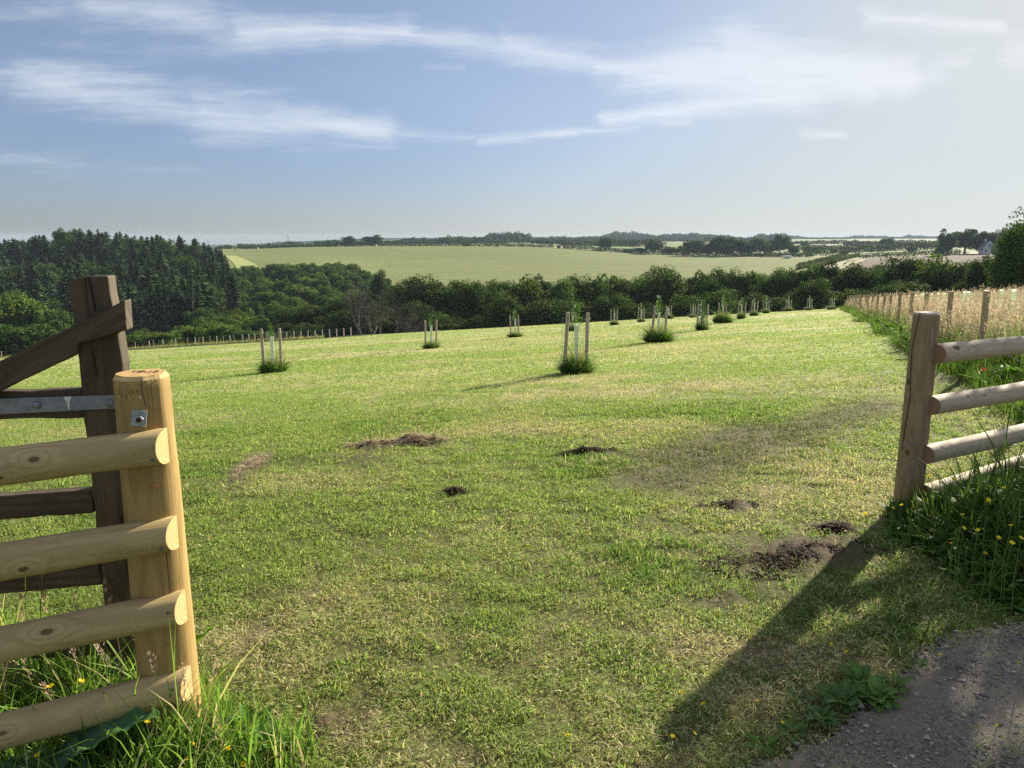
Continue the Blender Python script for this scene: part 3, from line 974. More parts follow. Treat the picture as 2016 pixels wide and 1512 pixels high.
m_end_light = endmat('pine_end_grain', (.62, .44, .21), (.42, .26, .10), 60)
m_end_red = endmat('red_end_grain', (.31, .185, .115), (.18, .095, .055), 60)
m_oak = woodmat('weathered_oak', (.115, .090, .060), (.054, .041, .027), 3.5, [(.2, .05, .02)], vs=14, us=1.2, contrast=.6, seed=21.0, stain=.3, bumps=.5)
m_oak_grey = woodmat('oak_silvered', (.30, .24, .165), (.155, .115, .075), 3.5, (), vs=14, us=1.2, contrast=.5, seed=24.0, stain=.25, bumps=.5)
m_steel = simple('galvanised_steel', (.36, .39, .42), .48, .75, .25, 40)
m_steel_dull = simple('dull_zinc', (.20, .22, .25), .55, .5, .3, 30)
m_rust = simple('rusty_steel', (.075, .022, .018), .8, .2, .4, 90)
m_nail = simple('nail_steel', (.16, .17, .18), .5, .6, .2, 60)
m_dark = simple('crack_shadow_wood', (.022, .015, .010), .95, 0, .3, 60)
m_redpaint = simple('red_marker', (.38, .07, .03), .7, 0, .2, 40)
m_branding = simple('scorched_branding', (.10, .055, .025), .9, 0, .3, 60)
m_white_paint = simple('white_paint_smear', (.62, .64, .64), .6, 0, .2, 40)

FD = np.array([.866, .5, 0.]); FN = np.array([.5, -.866, 0.]); FZ = np.array([0, 0, 1.])
FROT = Matrix(((FD[0], -FN[0], 0), (FD[1], -FN[1], 0), (0, 0, 1))).to_4x4()      # x along the fence, -y to the camera


def log_post(name, r0, r1, z0, z1, cham, matl, parent, facets=0.0, seed=1, flat=None, endm=None):
    """peeled log: slightly oval and lumpy, trimmed edge, checks in the end grain"""
    n = 48; k = 46
    zs = np.linspace(z0, z1 - cham, k)
    th = np.linspace(0, 2 * np.pi, n, endpoint=False)
    V = []; uv = []
    for z in zs:
        t = (z - z0) / (z1 - z0)
        r = r0 * (1 - t) + r1 * t
        rad = r * (1 + .018 * np.sin(3 * th + seed) + .02 * (vnoise(th * 2.0 + seed * 5, np.full(n, z * 4.0), seed) - .5))
        if facets:
            fk = sstep(z1 - .30, z1 - .12, np.full(n, z) + .05 * np.sin(th * 5 + seed)) * facets
            m = 9
            fac = np.cos(np.pi / m) / np.cos((th + .2) % (2 * np.pi / m) - np.pi / m)
            rad = rad * (1 - fk + fk * fac * .985)
        V.append(np.stack([np.cos(th) * rad, np.sin(th) * rad, np.full(n, z)], -1)); uv.append(np.stack([np.full(n, z1 - z), th * r1], -1))
    rt = r1 - cham * (.55 + .5 * vnoise(th * 3 + seed, th * 0, seed + 2))
    V.append(np.stack([np.cos(th) * rt, np.sin(th) * rt, z1 - .004 * vnoise(th * 2, th * 0, 4)], -1)); uv.append(np.stack([np.zeros(n), th * r1], -1))
    V = np.concatenate(V); uv = np.concatenate(uv); L = k + 1
    i = np.arange(L - 1)[:, None] * n; j = np.arange(n)[None, :]; j2 = (j + 1) % n
    q = np.stack([i + j, i + j2, i + n + j2, i + n + j], -1).reshape(-1, 4)
    V = np.vstack([V, [[0, 0, z1]]]); uv = np.vstack([uv, [[0, 0]]])
    jj = np.arange(n)
    tr = np.stack([np.full(n, len(V) - 1), (L - 1) * n + jj, (L - 1) * n + (jj + 1) % n], -1)
    fm = np.concatenate([np.zeros(len(q) - n, int), np.ones(n, int), np.ones(n, int)])
    me = mk_mesh(name, V, [q, tr], [matl, endm or m_end_light], uv=uv, smooth=False, fm=fm)
    me.polygons.foreach_set('use_smooth', np.concatenate([np.ones(len(q) - n, bool), np.zeros(2 * n, bool)]))
    return obj(name, me, parent)


def half_rail(L, h, d, matl, endm, seed=0, sign=1, bevel_=0.0):
    """half-round rail, flat at y=0, bulging to -y; runs from x=0 to x=sign*L"""
    k = 60; n = 15
    xs = np.linspace(0, L, k) * sign
    ph = np.linspace(np.pi / 2, -np.pi / 2, n)
    V = []; uv = []
    for ix_, x in enumerate(xs):
        wv = 1 + .04 * (fbm(np.array([x * 2.0]), np.array([seed * 3.1]), 3)[0] - .5) * 2
        cz = .008 * math.sin(x * 1.7 + seed)
        lum = 1 + .03 * (vnoise(ph * 1.5 + 5, np.full(n, x * 6 + seed * 7), 6) - .5) * 2
        y = -np.cos(ph) ** .8 * d * wv * lum; z = np.sin(ph) * h / 2 * wv * lum + cz
        xe = np.full(n, x) + (bevel_ * y / d * max(0, 1 - ix_ / 4) if bevel_ else 0)
        V.append(np.stack([xe, y, z], -1)); uv.append(np.stack([np.full(n, abs(x)), (np.pi / 2 - ph) * h / 2], -1))
    V = np.concatenate(V); uv = np.concatenate(uv)
    i = np.arange(k - 1)[:, None] * n; j = np.arange(n - 1)[None, :]
    q = np.stack([i + j, i + j + 1, i + n + j + 1, i + n + j], -1).reshape(-1, 4)
    back = np.stack([np.arange(k - 1) * n, (np.arange(k - 1) + 1) * n, (np.arange(k - 1) + 1) * n + n - 1, np.arange(k - 1) * n + n - 1], -1)
    c0 = len(V)
    V2 = np.vstack([V, V[:n], V[-n:]])
    uv2 = np.vstack([uv, uv[:n], uv[-n:]])
    capA = (np.arange(n) + c0)[None, ::-1]; capB = (np.arange(n) + c0 + n)[None]
    fm = np.concatenate([np.zeros(len(q) + len(back), int), [1, 1]])
    me = mk_mesh('rail', V2, [q, back, capA, capB], [matl, endm], uv=uv2, fm=fm)
    sm = np.zeros(len(fm), bool); sm[:len(q)] = True
    me.polygons.foreach_set('use_smooth', sm)
    return me


def local(p, o):
    """world point -> fence coordinates about o"""
    d = np.asarray(p) - o
    return np.array([d @ FD, d @ -FN, d[2]])


# ------------------------------------------------------------------ left post-and-rail fence
LP = np.array([-1.108, 2.262, 0.0]); LP[2] = hz(LP[0], LP[1])
lf = empty('rail_fence', LP); lf.rotation_euler = (0, 0, math.atan2(FD[1], FD[0]))
tag(lf, 'new yellow pine fence of four half-round rails on a thick bolted round post', 'fence')
topL = 1.160 - LP[2]
post = log_post('post', .093, .079, -.15, topL, .016, m_pine_post, lf, facets=.9, seed=2)
# check running down from the top
mb = MB()
crk = np.array([(-.030 + .018 * t, -math.sqrt(max(1e-6, .0835 ** 2 - (-.030 + .018 * t) ** 2)) - .0006, topL - .014 - .13 * t) for t in np.linspace(0, 1, 9)])
rot_c = math.atan2(FD[1], FD[0])


def camface(dx, r):
    """a spot on a post's camera side: dx across the picture, in fence coordinates"""
    # camera-right direction in fence frame
    right = np.array([math.cos(-rot_c), math.sin(-rot_c)]); fwd = np.array([math.sin(rot_c), math.cos(rot_c)])
    a_ = dx; b_ = -math.sqrt(max(0, r * r - dx * dx))
    return right * a_ + fwd * b_


def on_face(dx, z, r):
    p = camface(dx, r); return np.array([p[0], p[1], z])


def strip(mb, pts, wdt, out_=.0015, m=0):
    pts = np.asarray(pts, float); k = len(pts)
    t = np.gradient(pts, axis=0); nrm = pts.copy(); nrm[:, 2] = 0; nrm /= np.linalg.norm(nrm, axis=1)[:, None]
    s_ = np.cross(t, nrm); s_ /= np.linalg.norm(s_, axis=1)[:, None] + 1e-9
    wv = np.broadcast_to(np.asarray(wdt, float), (k,))[:, None] / 2
    A = pts + s_ * wv; B = pts - s_ * wv; O = pts + nrm * out_; I = pts - nrm * .004
    V = np.concatenate([A, B, O + s_ * wv * .6, O - s_ * wv * .6, I])
    i = np.arange(k - 1)
    f = [np.stack([i + 2 * k, i + 2 * k + 1, i + 3 * k + 1, i + 3 * k], -1), np.stack([i, i + 1, i + 2 * k + 1, i + 2 * k], -1), np.stack([i + 3 * k, i + 3 * k + 1, i + k + 1, i + k], -1)]
    mb.add(V, f, m=m)


# where each mark sits, from the photograph: (px,py) -> across and height on the post
def post_mark(px, py, P, r):
    rr_ = ray(px, py)
    t = (P[1] - r * .95) / rr_[1]
    x = rr_[0] * t; z = EYE + rr_[2] * t
    return np.clip(x - P[0], -r * .97, r * .97), z - P[2]


def marks(name, strokes, P, r, wdt, matl, parent, out_=.001):
    mb = MB()
    for st in strokes:
        pts = []
        for (px, py) in st:
            dx, z = post_mark(px, py, P, r)
            pts.append(on_face(dx, z, r + .0015))
        pts = np.array(pts)
        if len(pts) < 4:
            pts = np.stack([np.interp(np.linspace(0, len(pts) - 1, 6), np.arange(len(pts)), pts[:, c]) for c in range(3)], -1)
        strip(mb, pts, wdt, out_)
    return obj(name, mb.mesh(name, [matl]), parent)


marks('split', [[(277, 748), (279, 770), (283, 790), (286, 802)]], LP, .083, [.003, .0032, .0034, .003, .0022, .001][:4] if False else .0028, m_dark, post)
marks('carving', [[(234, 769), (232, 779), (236, 780)], [(246, 775), (249, 770), (252, 776)], [(258, 765), (262, 773)], [(268, 766), (270, 774)], [(243, 788), (246, 782)], [(274, 780), (276, 784)], [(255, 778), (259, 786)], [(236, 786), (239, 782)]],
      LP, .0825, .0042, simple('fresh_gouge', (.52, .36, .15), .9, 0, .2, 60), post)
marks('carving_shadow', [[(235, 768), (233, 778)], [(247, 776), (250, 771)], [(259, 766), (263, 774)], [(269, 767), (271, 775)]], LP, .083, .002, m_dark, post)
for st_ in ([(295, 808), (303, 806)], [(297, 842), (306, 840)], [(294, 958), (312, 960)]):
    marks('marker_line', [st_], LP, .0855, .0022, m_redpaint, post)
# brand on the end grain
fc = bpy.data.curves.new('brand', 'FONT'); fc.body = 'TE-12'; fc.size = .034; fc.align_x = 'CENTER'; fc.align_y = 'CENTER'; fc.extrude = .0006
fo = bpy.data.objects.new('brand_tmp', fc); C.objects.link(fo)
dg = bpy.context.evaluated_depsgraph_get()
bm_ = bpy.data.meshes.new_from_object(fo.evaluated_get(dg)); bpy.data.objects.remove(fo)
bm_.materials.clear(); bm_.materials.append(m_branding)
br = obj('brand_lettering', bm_, post); br.location = (.012, -.006, topL + .0008); br.rotation_euler = (0, 0, -rot_c + .05)

# square washer plate, nut and the rusty bolt end
dx, zc = post_mark(274, 823, LP, .083)
pc_ = on_face(dx, zc, .0835)
plate = MB().box(-.0205, .0205, -.003, .003, -.024, .024).mesh('bolt_plate', [m_steel])
po = obj('bolt_plate', plate, post); po.location = pc_ + np.array([0, 0, 0])
ang = math.atan2(pc_[0], -pc_[1])
po.rotation_euler = (0, R(9), ang); bevel(po, .0008)
mb = MB()
hexa = [(.0125 * math.cos(R(60 * q_ + 12)), .0125 * math.sin(R(60 * q_ + 12))) for q_ in range(6)]
inn = [(.008 * math.cos(R(60 * q_ + 12)), .008 * math.sin(R(60 * q_ + 12))) for q_ in range(6)]
Vh = [(x, -.002, z) for x, z in hexa] + [(x, -.014, z) for x, z in hexa] + [(x, -.0155, z) for x, z in [(a_ * 1.3, b_ * 1.3) for a_, b_ in inn]]
q6 = [(q_, (q_ + 1) % 6, 6 + (q_ + 1) % 6, 6 + q_) for q_ in range(6)] + [(6 + q_, 6 + (q_ + 1) % 6, 12 + (q_ + 1) % 6, 12 + q_) for q_ in range(6)]
mb.add(Vh, [q6, [tuple(range(12, 18))]])
nut = obj('nut', mb.mesh('nut', [m_steel]), post); nut.location = pc_ + np.array([.002, 0, -.002]) ; nut.rotation_euler = (0, R(9), ang)
bolt = obj('bolt_end', MB().tube([(0, -.010, 0), (0, -.019, 0)], .0075, 16).mesh('bolt_end', [m_rust]), post)
bolt.location = nut.location; bolt.rotation_euler = nut.rotation_euler

# rails: (height of centre above datum, how far the end runs past the post centre, drop to the left)
for k_, (zc, s_end, sl_) in enumerate([(.938, .040, .006), (.664, .046, .004), (.427, .052, .0), (.177, .050, -.01)]):
    me = half_rail(2.3, .103, .062, m_pine_rails[k_], m_end_light, k_ + 1, -1, .04)
    r_ = obj('rail', me, lf); r_.location = (s_end + .012, -.072, zc - LP[2]); r_.rotation_euler = (0, sl_, 0)
    for dz in ((.022, -.020) if k_ < 2 else (.014,)):
        yy_ = -math.cos(math.asin(dz / .0515)) ** .8 * .062
        nm = MB(); nm.tube([(-.05 - .004 * k_, yy_ - .002, dz), (-.05 - .004 * k_, yy_ + .004, dz)], .005, 10)
        obj('nail', nm.mesh('nail', [m_nail]), r_)

# ------------------------------------------------------------------ right post-and-rail fence
RP = np.array([2.462, 4.57, 0.0]); RP[2] = hz(RP[0], RP[1])
rf = empty('rail_fence', RP); rf.rotation_euler = (0, 0, math.atan2(FD[1], FD[0]))
tag(rf, 'weathered grey brown rail fence with reddish cut rail ends beside the grassy bank', 'fence')
topR = 1.122 - RP[2]
postR = log_post('post', .086, .072, -.15, topR, .012, m_old_post, rf, seed=5, endm=endmat('grey_end_grain', (.50, .44, .36), (.33, .27, .2), 60))
marks('split', [[(1816, 616), (1810, 650), (1803, 690), (1800, 740), (1797, 790), (1790, 840), (1784, 890)]], RP, .0815, .005, m_dark, postR)
m_scr = simple('pale_scratch', (.45, .38, .3), .9, 0, .2, 60)
for st_ in ([(1834, 650), (1834, 668), (1832, 680)], [(1806, 795), (1806, 812)]):
    marks('scratch', [st_], RP, .0795, .005, m_scr, postR)
marks('staple', [[(1793, 869), (1798, 873), (1806, 874), (1811, 871)]], RP, .083, .005, m_steel, postR, .006)
for k_, (zc, s_end) in enumerate([(.872, -.002), (.566, -.004), (.271, -.006), (.020, .03)]):
    me = half_rail(3.4, .116, .075, m_old_rails[k_], m_end_red, k_ + 8, 1)
    r_ = obj('rail', me, rf); r_.location = (s_end, -.072, zc - RP[2]); r_.rotation_euler = (0, .0 if k_ < 3 else -.02, 0)

# ------------------------------------------------------------------ the old oak field gate, swung back behind the left fence
GO = np.array([-1.297, 2.50, 0.0])
gang = R(8)
GX = np.array([math.cos(gang), math.sin(gang), 0]); GY = np.array([-math.sin(gang), math.cos(gang), 0])
gate = empty('field_gate', GO); gate.rotation_euler = (0, 0, gang)
tag(gate, 'dark weathered oak field gate standing open behind the left post', 'gate')


def gp(px, py, off):
    """pixel -> (x, z) on the gate's plane at depth off behind its face"""
    r_ = ray(px, py); o = np.array([0, 0, EYE])
    t = ((GO + GY * off - o) @ GY) / (r_ @ GY)
    p = o + r_ * t - GO
    return float(p @ GX), float(p[2])


def plank(name, outline, y0, y1, matl, ux=(1, 0), parent=gate, bev=.006, rough_=.0015):
    """a board cut to an outline in the gate's plane"""
    pts = np.array(outline, float)
    # resample the outline so the sawn edge can wander
    P = []
    for a_, b_ in zip(pts, np.roll(pts, -1, 0)):
        m = max(1, int(np.linalg.norm(b_ - a_) / .05))
        for q_ in range(m):
            P.append(a_ + (b_ - a_) * q_ / m)
    P = np.array(P) + rng.normal(0, rough_, (len(P), 2))
    k = len(P)
    V = np.concatenate([np.stack([P[:, 0], np.full(k, y0), P[:, 1]], -1), np.stack([P[:, 0], np.full(k, y1), P[:, 1]], -1)])
    i = np.arange(k); i2 = (i + 1) % k
    ux = np.array(ux, float); ux /= np.linalg.norm(ux)
    uvv = np.stack([V[:, 0] * ux[0] + V[:, 2] * ux[1], -V[:, 0] * ux[1] + V[:, 2] * ux[0] + V[:, 1]], -1)
    area = np.sum(P[:, 0] * np.roll(P[:, 1], -1) - np.roll(P[:, 0], -1) * P[:, 1])
    f0 = i[None]; f1 = (i + k)[None, ::-1]
    sd4 = np.stack([i, i + k, i2 + k, i2], -1)
    if area < 0:
        f0 = f0[:, ::-1]; f1 = f1[:, ::-1]; sd4 = sd4[:, ::-1]
    o = obj(name, mk_mesh(name, V, [f0, f1, sd4], [matl], uv=uvv), parent)
    bevel(o, bev)
    return o


st_ol = [(-.118, -.15), (.008, -.15), (.012, .6), (.012, 1.2), (-.004, 1.432), (-.06, 1.434), (-.098, 1.430), (-.124, 1.408)]
stile = plank('stile', st_ol, 0, .072, m_oak, (0, 1), bev=.007, rough_=.002)
def crackline(name, pts, off, parent, matl, wd=.004):
    mb = MB(); P = np.array([(gp(px, py, off)[0], off - .0012, gp(px, py, off)[1]) for px, py in pts])
    mb.tube(P, wd * .5, 5); return obj(name, mb.mesh(name, [matl]), parent)
crackline('crack', [(175, 545), (181, 572), (186, 600), (187, 612)], 0, stile, m_dark, .006)
crackline('crack', [(183, 690), (188, 720), (192, 742)], 0, stile, m_dark, .005)
crackline('crack', [(240, 1015), (246, 1060), (252, 1110), (262, 1180)], 0, stile, m_dark, .010)
oy = -.034
br_ol = [gp(*p, oy) for p in [(246, 592), (151, 636), (0, 710), (-120, 772), (-120, 842), (0, 769), (60, 740), (153, 697), (153, 676), (200, 664), (250, 651)]]
plank('brace', br_ol, oy, .03, m_oak, (1, .5), bev=.005)
for nm_, (t0, b0), (t1, b1), y0, y1 in (('bar', (772, 826), (766, 822), .012, .06), ('bar', (977, 1023), (963, 1011), .012, .06), ('bar', (1108, 1171), (1090, 1153), .012, .06), ('bar', (1268, 1303), (1255, 1290), .012, .06)):
    a0 = gp(0, t0, y0); a1 = gp(0, b0, y0); c0 = gp(190, t1, y0); c1 = gp(190, b1, y0)
    xl = -1.6
    sl0 = (c0[1] - a0[1]) / (c0[0] - a0[0]); sl1 = (c1[1] - a1[1]) / (c1[0] - a1[0])
    xr = -.126
    ol = [(xl, a1[1] + (xl - a1[0]) * sl1), (xr, a1[1] + (xr - a1[0]) * sl1), (xr, a0[1] + (xr - a0[0]) * sl0), (xl, a0[1] + (xl - a0[0]) * sl0)]
    plank(nm_, ol, y0, y1, m_oak, (1, 0), bev=.005)
fy = -.02
ft = [gp(*p, fy) for p in [(-90, 1272), (10, 1308), (70, 1330), (130, 1352), (150, 1400), (95, 1392), (0, 1352), (-90, 1318)]]
plank('lower_brace', ft, fy, .012 - .003, m_oak_grey, (1, -.4), bev=.004)
# galvanised hinge strap with its bolts and a smear of paint
sa = gp(-40, 786, -.008); sb = gp(-40, 818, -.008); sc1 = gp(246, 777, -.008); sc2 = gp(246, 803, -.008)
xl = -1.2
k1 = (sc1[1] - sa[1]) / (sc1[0] - sa[0]); k2 = (sc2[1] - sb[1]) / (sc2[0] - sb[0])
strap = plank('hinge_strap', [(xl, sb[1] + (xl - sb[0]) * k2), (sc2[0], sc2[1]), (sc1[0], sc1[1]), (xl, sa[1] + (xl - sa[0]) * k1)], -.010, -.0015, m_steel_dull, (1, 0), bev=.001, rough_=.0003)
for px in (72, 217):
    x, z = gp(px, 797 - (px - 72) * .02, -.010)
    mb = MB(); rr_ = np.array([.0135, .0125, .009, .004, .0005]); dd_ = np.array([0, .004, .007, .0085, .009])
    mb.tube([(x, -.010 - d_, z) for d_ in dd_], rr_, 16)
    obj('bolt_head', mb.mesh('bolt_head', [m_steel_dull], smooth=True), strap)
x, z = gp(134, 794, -.010)
mb = MB(); mb.add([(x - .012, -.0112, z + .022), (x + .014, -.0112, z + .023), (x + .006, -.0112, z + .004), (x + .004, -.0112, z - .02), (x - .001, -.0112, z - .021), (x - .003, -.0112, z + .002)], [[(0, 5, 4, 3, 2, 1)]])
obj('paint_smear', mb.mesh('paint_smear', [m_white_paint]), strap)

# ------------------------------------------------------------------ staked guards of the young trees
m_stake = woodmat('stake_wood', (.46, .39, .31), (.31, .25, .19), 4, (), vs=16, contrast=.3, seed=31)
m_wire = simple('wire', (.24, .25, .26), .5, .6, .2, 30)
mt, nt, b, out = material('tube_plastic')
b.inputs['Roughness'].default_value = .45
tcx = nt.node('ShaderNodeTexCoord').outputs['Object']
cc = nt.mix(nt.range(nt.noise(nt.mapping(tcx, (1, 1, .25)), 24.0, 3), .42, .6), (.74, .78, .72), (.40, .45, .40))
nt.put(b.inputs['Base Color'], cc)
tr_ = nt.node('ShaderNodeBsdfTranslucent'); tr_.inputs[0].default_value = (.62, .72, .58, 1)
mx_ = nt.node('ShaderNodeMixShader'); mx_.inputs[0].default_value = .45
nt.l.new(b.outputs[0], mx_.inputs[1]); nt.l.new(tr_.outputs[0], mx_.inputs[2]); nt.l.new(mx_.outputs[0], out.inputs[0])
m_tube = mt

SH = 1.24
proto = empty('tree_guard', (0, 0, -50))
for sx0 in (-.225, .215):
    mb = MB(); mb.tube([(sx0, 0, -.1), (sx0, 0, SH - .04), (sx0, 0, SH - .01), (sx0, 0, SH)], [.038, .036, .035, .028], 14)
    obj('stake', mb.mesh('stake', [m_stake], smooth=False), proto)
mb = MB()
zz = np.linspace(-.02, 1.02, 12); mb.tube([(.01, 0, z) for z in zz], .047 + .003 * np.sin(zz * 9), 14, cap=False)
obj('shelter_tube', mb.mesh('shelter_tube', [m_tube], smooth=True), proto)
mb = MB()
for k_ in range(22):
    a_ = k_ / 22 * 2 * np.pi; x, y = .285 * math.cos(a_), .285 * math.sin(a_)
    mb.tube([(x, y, 0.02), (x, y, 1.13)], .0012, 3, cap=False)
ths = np.linspace(0, 2 * np.pi, 23)
for z in np.linspace(.05, 1.13, 12):
    mb.tube(np.stack([.285 * np.cos(ths), .285 * np.sin(ths), np.full(23, z)], -1), .0012, 3, cap=False)
obj('wire_mesh', mb.mesh('wire_mesh', [m_wire]), proto)


def tuft_mesh(name, rad, h, n, green, seedh=.25, wmul=1.0):
    H = Herb()
    r_ = rad * np.sqrt(rng.random(n)); a_ = rng.uniform(0, 6.28, n)
    P = np.stack([r_ * np.cos(a_), r_ * np.sin(a_), np.zeros(n)], -1)
    hh = h * rng.lognormal(0, .3, n) * (1.1 - .6 * (r_ / rad) ** 2)
    mx_ = rng.random((n, 1)); c = jit(np.array(green) * (1 - mx_) + np.array([.17, .25, .05]) * mx_, n, .18)
    V_, q_, t_, C_ = blades(P, hh, .014 * wmul * rng.uniform(.6, 1.7, n), a_ + rng.normal(0, .8, n), rng.uniform(.15, 1.1, n) * (.5 + r_ / rad), c * .75, c, 2)
    H.add(V_, q_, t_, C_)
    m = int(n * .18); k_ = rng.integers(0, n, m)
    V_, q_, t_, C_ = blades(P[k_] + np.array([0, 0, .05]), .1 + .12 * rng.random(m), rng.uniform(.03, .07, m) * wmul, a_[k_], rng.uniform(.5, 1.5, m), jit((.05, .115, .02), m), jit((.07, .15, .025), m), 3, np.zeros(m))
    H.add(V_, q_, t_, C_)
    if seedh:
        m = int(n * .14); k_ = rng.integers(0, n, m)
        panicles(H, P[k_] * .8, seedh + .35 * rng.random(m), (.40, .33, .2), 8, .02, .12, .010, .004)
    return H.mesh(name, m_grass)


tufts = [tuft_mesh('grass_tuft', .33, .52, 1000, (.08, .185, .03), .3), tuft_mesh('grass_tuft', .42, .68, 1400, (.09, .19, .035), .45), tuft_mesh('grass_tuft', .32, .58, 1000, (.10, .19, .04), .4)]


def leafy_sapling(name, h, w, n, z0=.9, leaf=.035, green=(.08, .17, .03)):
    H = Herb()
    mb = MB(); mb.tube([(.01, 0, 0), (.012, 0, h * .6), (.0, 0.01, h)], [.009, .007, .003], 6)
    z = z0 + (h - z0) * rng.random(n) ** .9; a_ = rng.uniform(0, 6.28, n)
    r_ = w * np.sqrt(rng.random(n)) * (1 - .6 * ((z - z0) / (h - z0)) ** 1.5)
    P = np.stack([.01 + r_ * np.cos(a_), r_ * np.sin(a_), z], -1)
    V_, q_, t_, C_ = blades(P, rng.uniform(.6, 1.4, n) * leaf, rng.uniform(.5, 1.1, n) * leaf, a_ + rng.normal(0, .6, n), rng.uniform(.4, 1.8, n), jit(green, n), jit(np.array(green) * 1.25, n), 2, np.zeros(n))
    H.add(V_, q_, t_, C_)
    return mb.mesh('stem', [simple('sapling_bark', (.16, .12, .08), .8)]), H.mesh('leaves', m_leaf)


sap_small = leafy_sapling('sapling', 1.38, .10, 120, 1.0, .05)
sap_mid = leafy_sapling('sapling', 1.6, .13, 200, .95, .05)
sap_big = leafy_sapling('sapling', 1.42, .17, 900, .15, .05, (.085, .18, .03))

# pixel of the foot, size factor, rotation, tuft kind, sapling, label words
GUARDS = [
    (538, 733, 1.00, .0, 0, 's', 'leftmost staked tree guard on the mown field', 'leftmost tree guard'),
    (849, 686, .98, .1, 0, 's', 'staked tree guard second from the left on the mown field', 'second tree guard from the left'),
    (1014, 664, .98, -.1, 0, 'm', 'staked tree guard third from the left on the mown field', 'third tree guard from the left'),
    (1133, 735, .96, .0, 0, 's', 'nearest and tallest staked tree guard in the middle of the field', 'nearest and tallest tree guard'),
    (1127, 652, .98, .3, 0, 's', 'small staked tree guard seen between the stakes of the tallest guard', 'small tree guard seen through the tallest guard'),
    (1209, 640, 1.0, .0, 0, 's', 'far staked tree guard first to the right of the tallest guard', 'far guard right of the tallest guard'),
    (1262, 634, 1.0, .2, 2, 'm', 'far staked tree guard just left of the guard with the leaning stake', 'far guard left of the leaning stake'),
    (1295, 674, .98, .0, 1, 'm', 'large staked tree guard with a leaning left stake and leafy top', 'guard with the leaning stake'),
    (1316, 628, 1.0, -.2, 2, '', 'far tree guard partly hidden behind the guard with the leaning stake', 'half hidden guard behind the leaning stake'),
    (1364, 625, 1.0, .3, 2, 's', 'far tree guard half hidden left of the leafiest sapling', 'half hidden guard left of the leafiest sapling'),
    (1382, 650, .97, .0, 2, 'b', 'staked tree guard filled by the leafiest sapling', 'guard filled by the leafiest sapling'),
    (1422, 636, .98, .1, 1, 'm', 'staked tree guard next to the right of the leafiest sapling', 'guard right of the leafiest sapling'),
    (1459, 628, .98, .0, 0, 'm', 'staked tree guard second to the right of the leafiest sapling', 'second guard right of the leafiest sapling'),
    (1484, 622, 1.0, .2, 2, 's', 'staked tree guard in the far cluster of three, on the left', 'left guard of the far cluster'),
    (1508, 617, 1.0, -.1, 2, 'm', 'staked tree guard in the far cluster of three, on the right', 'right guard of the far cluster'),
    (1552, 613, 1.0, .1, 2, 'm', 'distant staked tree guard third from the meadow corner', 'distant guard third from the meadow corner'),
    (1593, 611, .95, -.1, 2, 'm', 'distant staked tree guard second from the meadow corner', 'distant guard second from the meadow corner'),
    (1637, 609.5, .85, .0, 2, 's', 'most distant staked tree guard beside the meadow corner', 'most distant guard by the meadow corner'),
]
GPOS = []
for k_, (px, py, sc0, rz, tk, sk, lab, short) in enumerate(GUARDS):
    p = G(px, py)
    if p[1] > 82:
        Yk = 80.0; x = apx(px, py) * Yk; p = np.array([x, Yk, hz(x, Yk)])
    GPOS.append(p)
    o = proto if k_ == 0 else copy_tree(proto)
    o.location = [float(v) for v in p]; o.rotation_euler = (0, 0, rz - math.atan2(p[0], p[1])); o.scale = (sc0 * (.94 + .12 * rng.random()),) * 2 + (sc0,)
    tag(o, lab, 'tree guard', 'staked tree guards on the field')
    for ch in o.children:
        if ch.name.startswith('stake'):
            ch.rotation_euler = (rng.normal(0, .02), rng.normal(0, .03), 0)
        if ch.name.startswith('wire_mesh'):
            ch.rotation_euler = (0, 0, rng.uniform(0, 6))
    if k_ == 7:
        st2 = [c for c in o.children if c.name.startswith('stake')]
        st2[0].rotation_euler = (0, .085, 0); st2[1].rotation_euler = (0, .03, 0)
    t = obj('grass_tuft', tufts[tk], loc=p); t.rotation_euler = (0, 0, rng.uniform(0, 6.28)); t.scale = (rng.uniform(.7, 1.15), rng.uniform(.7, 1.1), rng.uniform(.5, .95))
    tag(t, 'uncut grass round the foot of the ' + short, 'grass tuft', 'uncut tufts under the tree guards')
    if sk:
        stm, lvs = {'s': sap_small, 'm': sap_mid, 'b': sap_big}[sk]
        e = empty('sapling', p, rng.uniform(0, 6.28)); e.scale = (1, 1, rng.uniform(.94, 1.04) * sc0)
        obj('stem', stm, e); obj('leaves', lvs, e)
        tag(e, 'young sapling growing inside the ' + short, 'sapling', 'saplings in the tree guards')

# ------------------------------------------------------------------ wire fence along the meadow
wf = empty('wire_fence', (6.8, 11, hz(6.8, 11)))
tag(wf, 'long stock fence of round wooden posts and wire running through the pinkish meadow grass', 'fence')
m_fpost = woodmat('fence_post_wood', (.50, .39, .24), (.35, .25, .14), 4, (), vs=12, contrast=.3, seed=41, stain=.2)
mbp = MB(); mbp.tube([(0, 0, -.2), (0, 0, 1.15), (0, 0, 1.165)], [.048, .045, .040], 14)
pm = mbp.mesh('post', [m_fpost])
tops = []
for k_ in range(21):
    Yk = 8.0 + 3.0 * k_; Xk = .40 * Yk + 2.37 + rng.normal(0, .02)
    z = hz(Xk, Yk)
    o = obj('post', pm, wf); o.location = Vector((Xk, Yk, z - .0)) - wf.location; o.rotation_euler = (rng.normal(0, .015), rng.normal(0, .02), rng.uniform(0, 6))
    o.scale = (1, 1, rng.uniform(.97, 1.04))
    tops.append((Xk - .05, Yk, z))
tops = np.array(tops) - np.array(wf.location)
for hgt in (1.08, .82, .62, .42, .2):
    mb = MB(); mb.tube(tops + np.array([0, 0, hgt]), .0022, 4, cap=False); obj('wire', mb.mesh('wire', [m_wire]), wf)

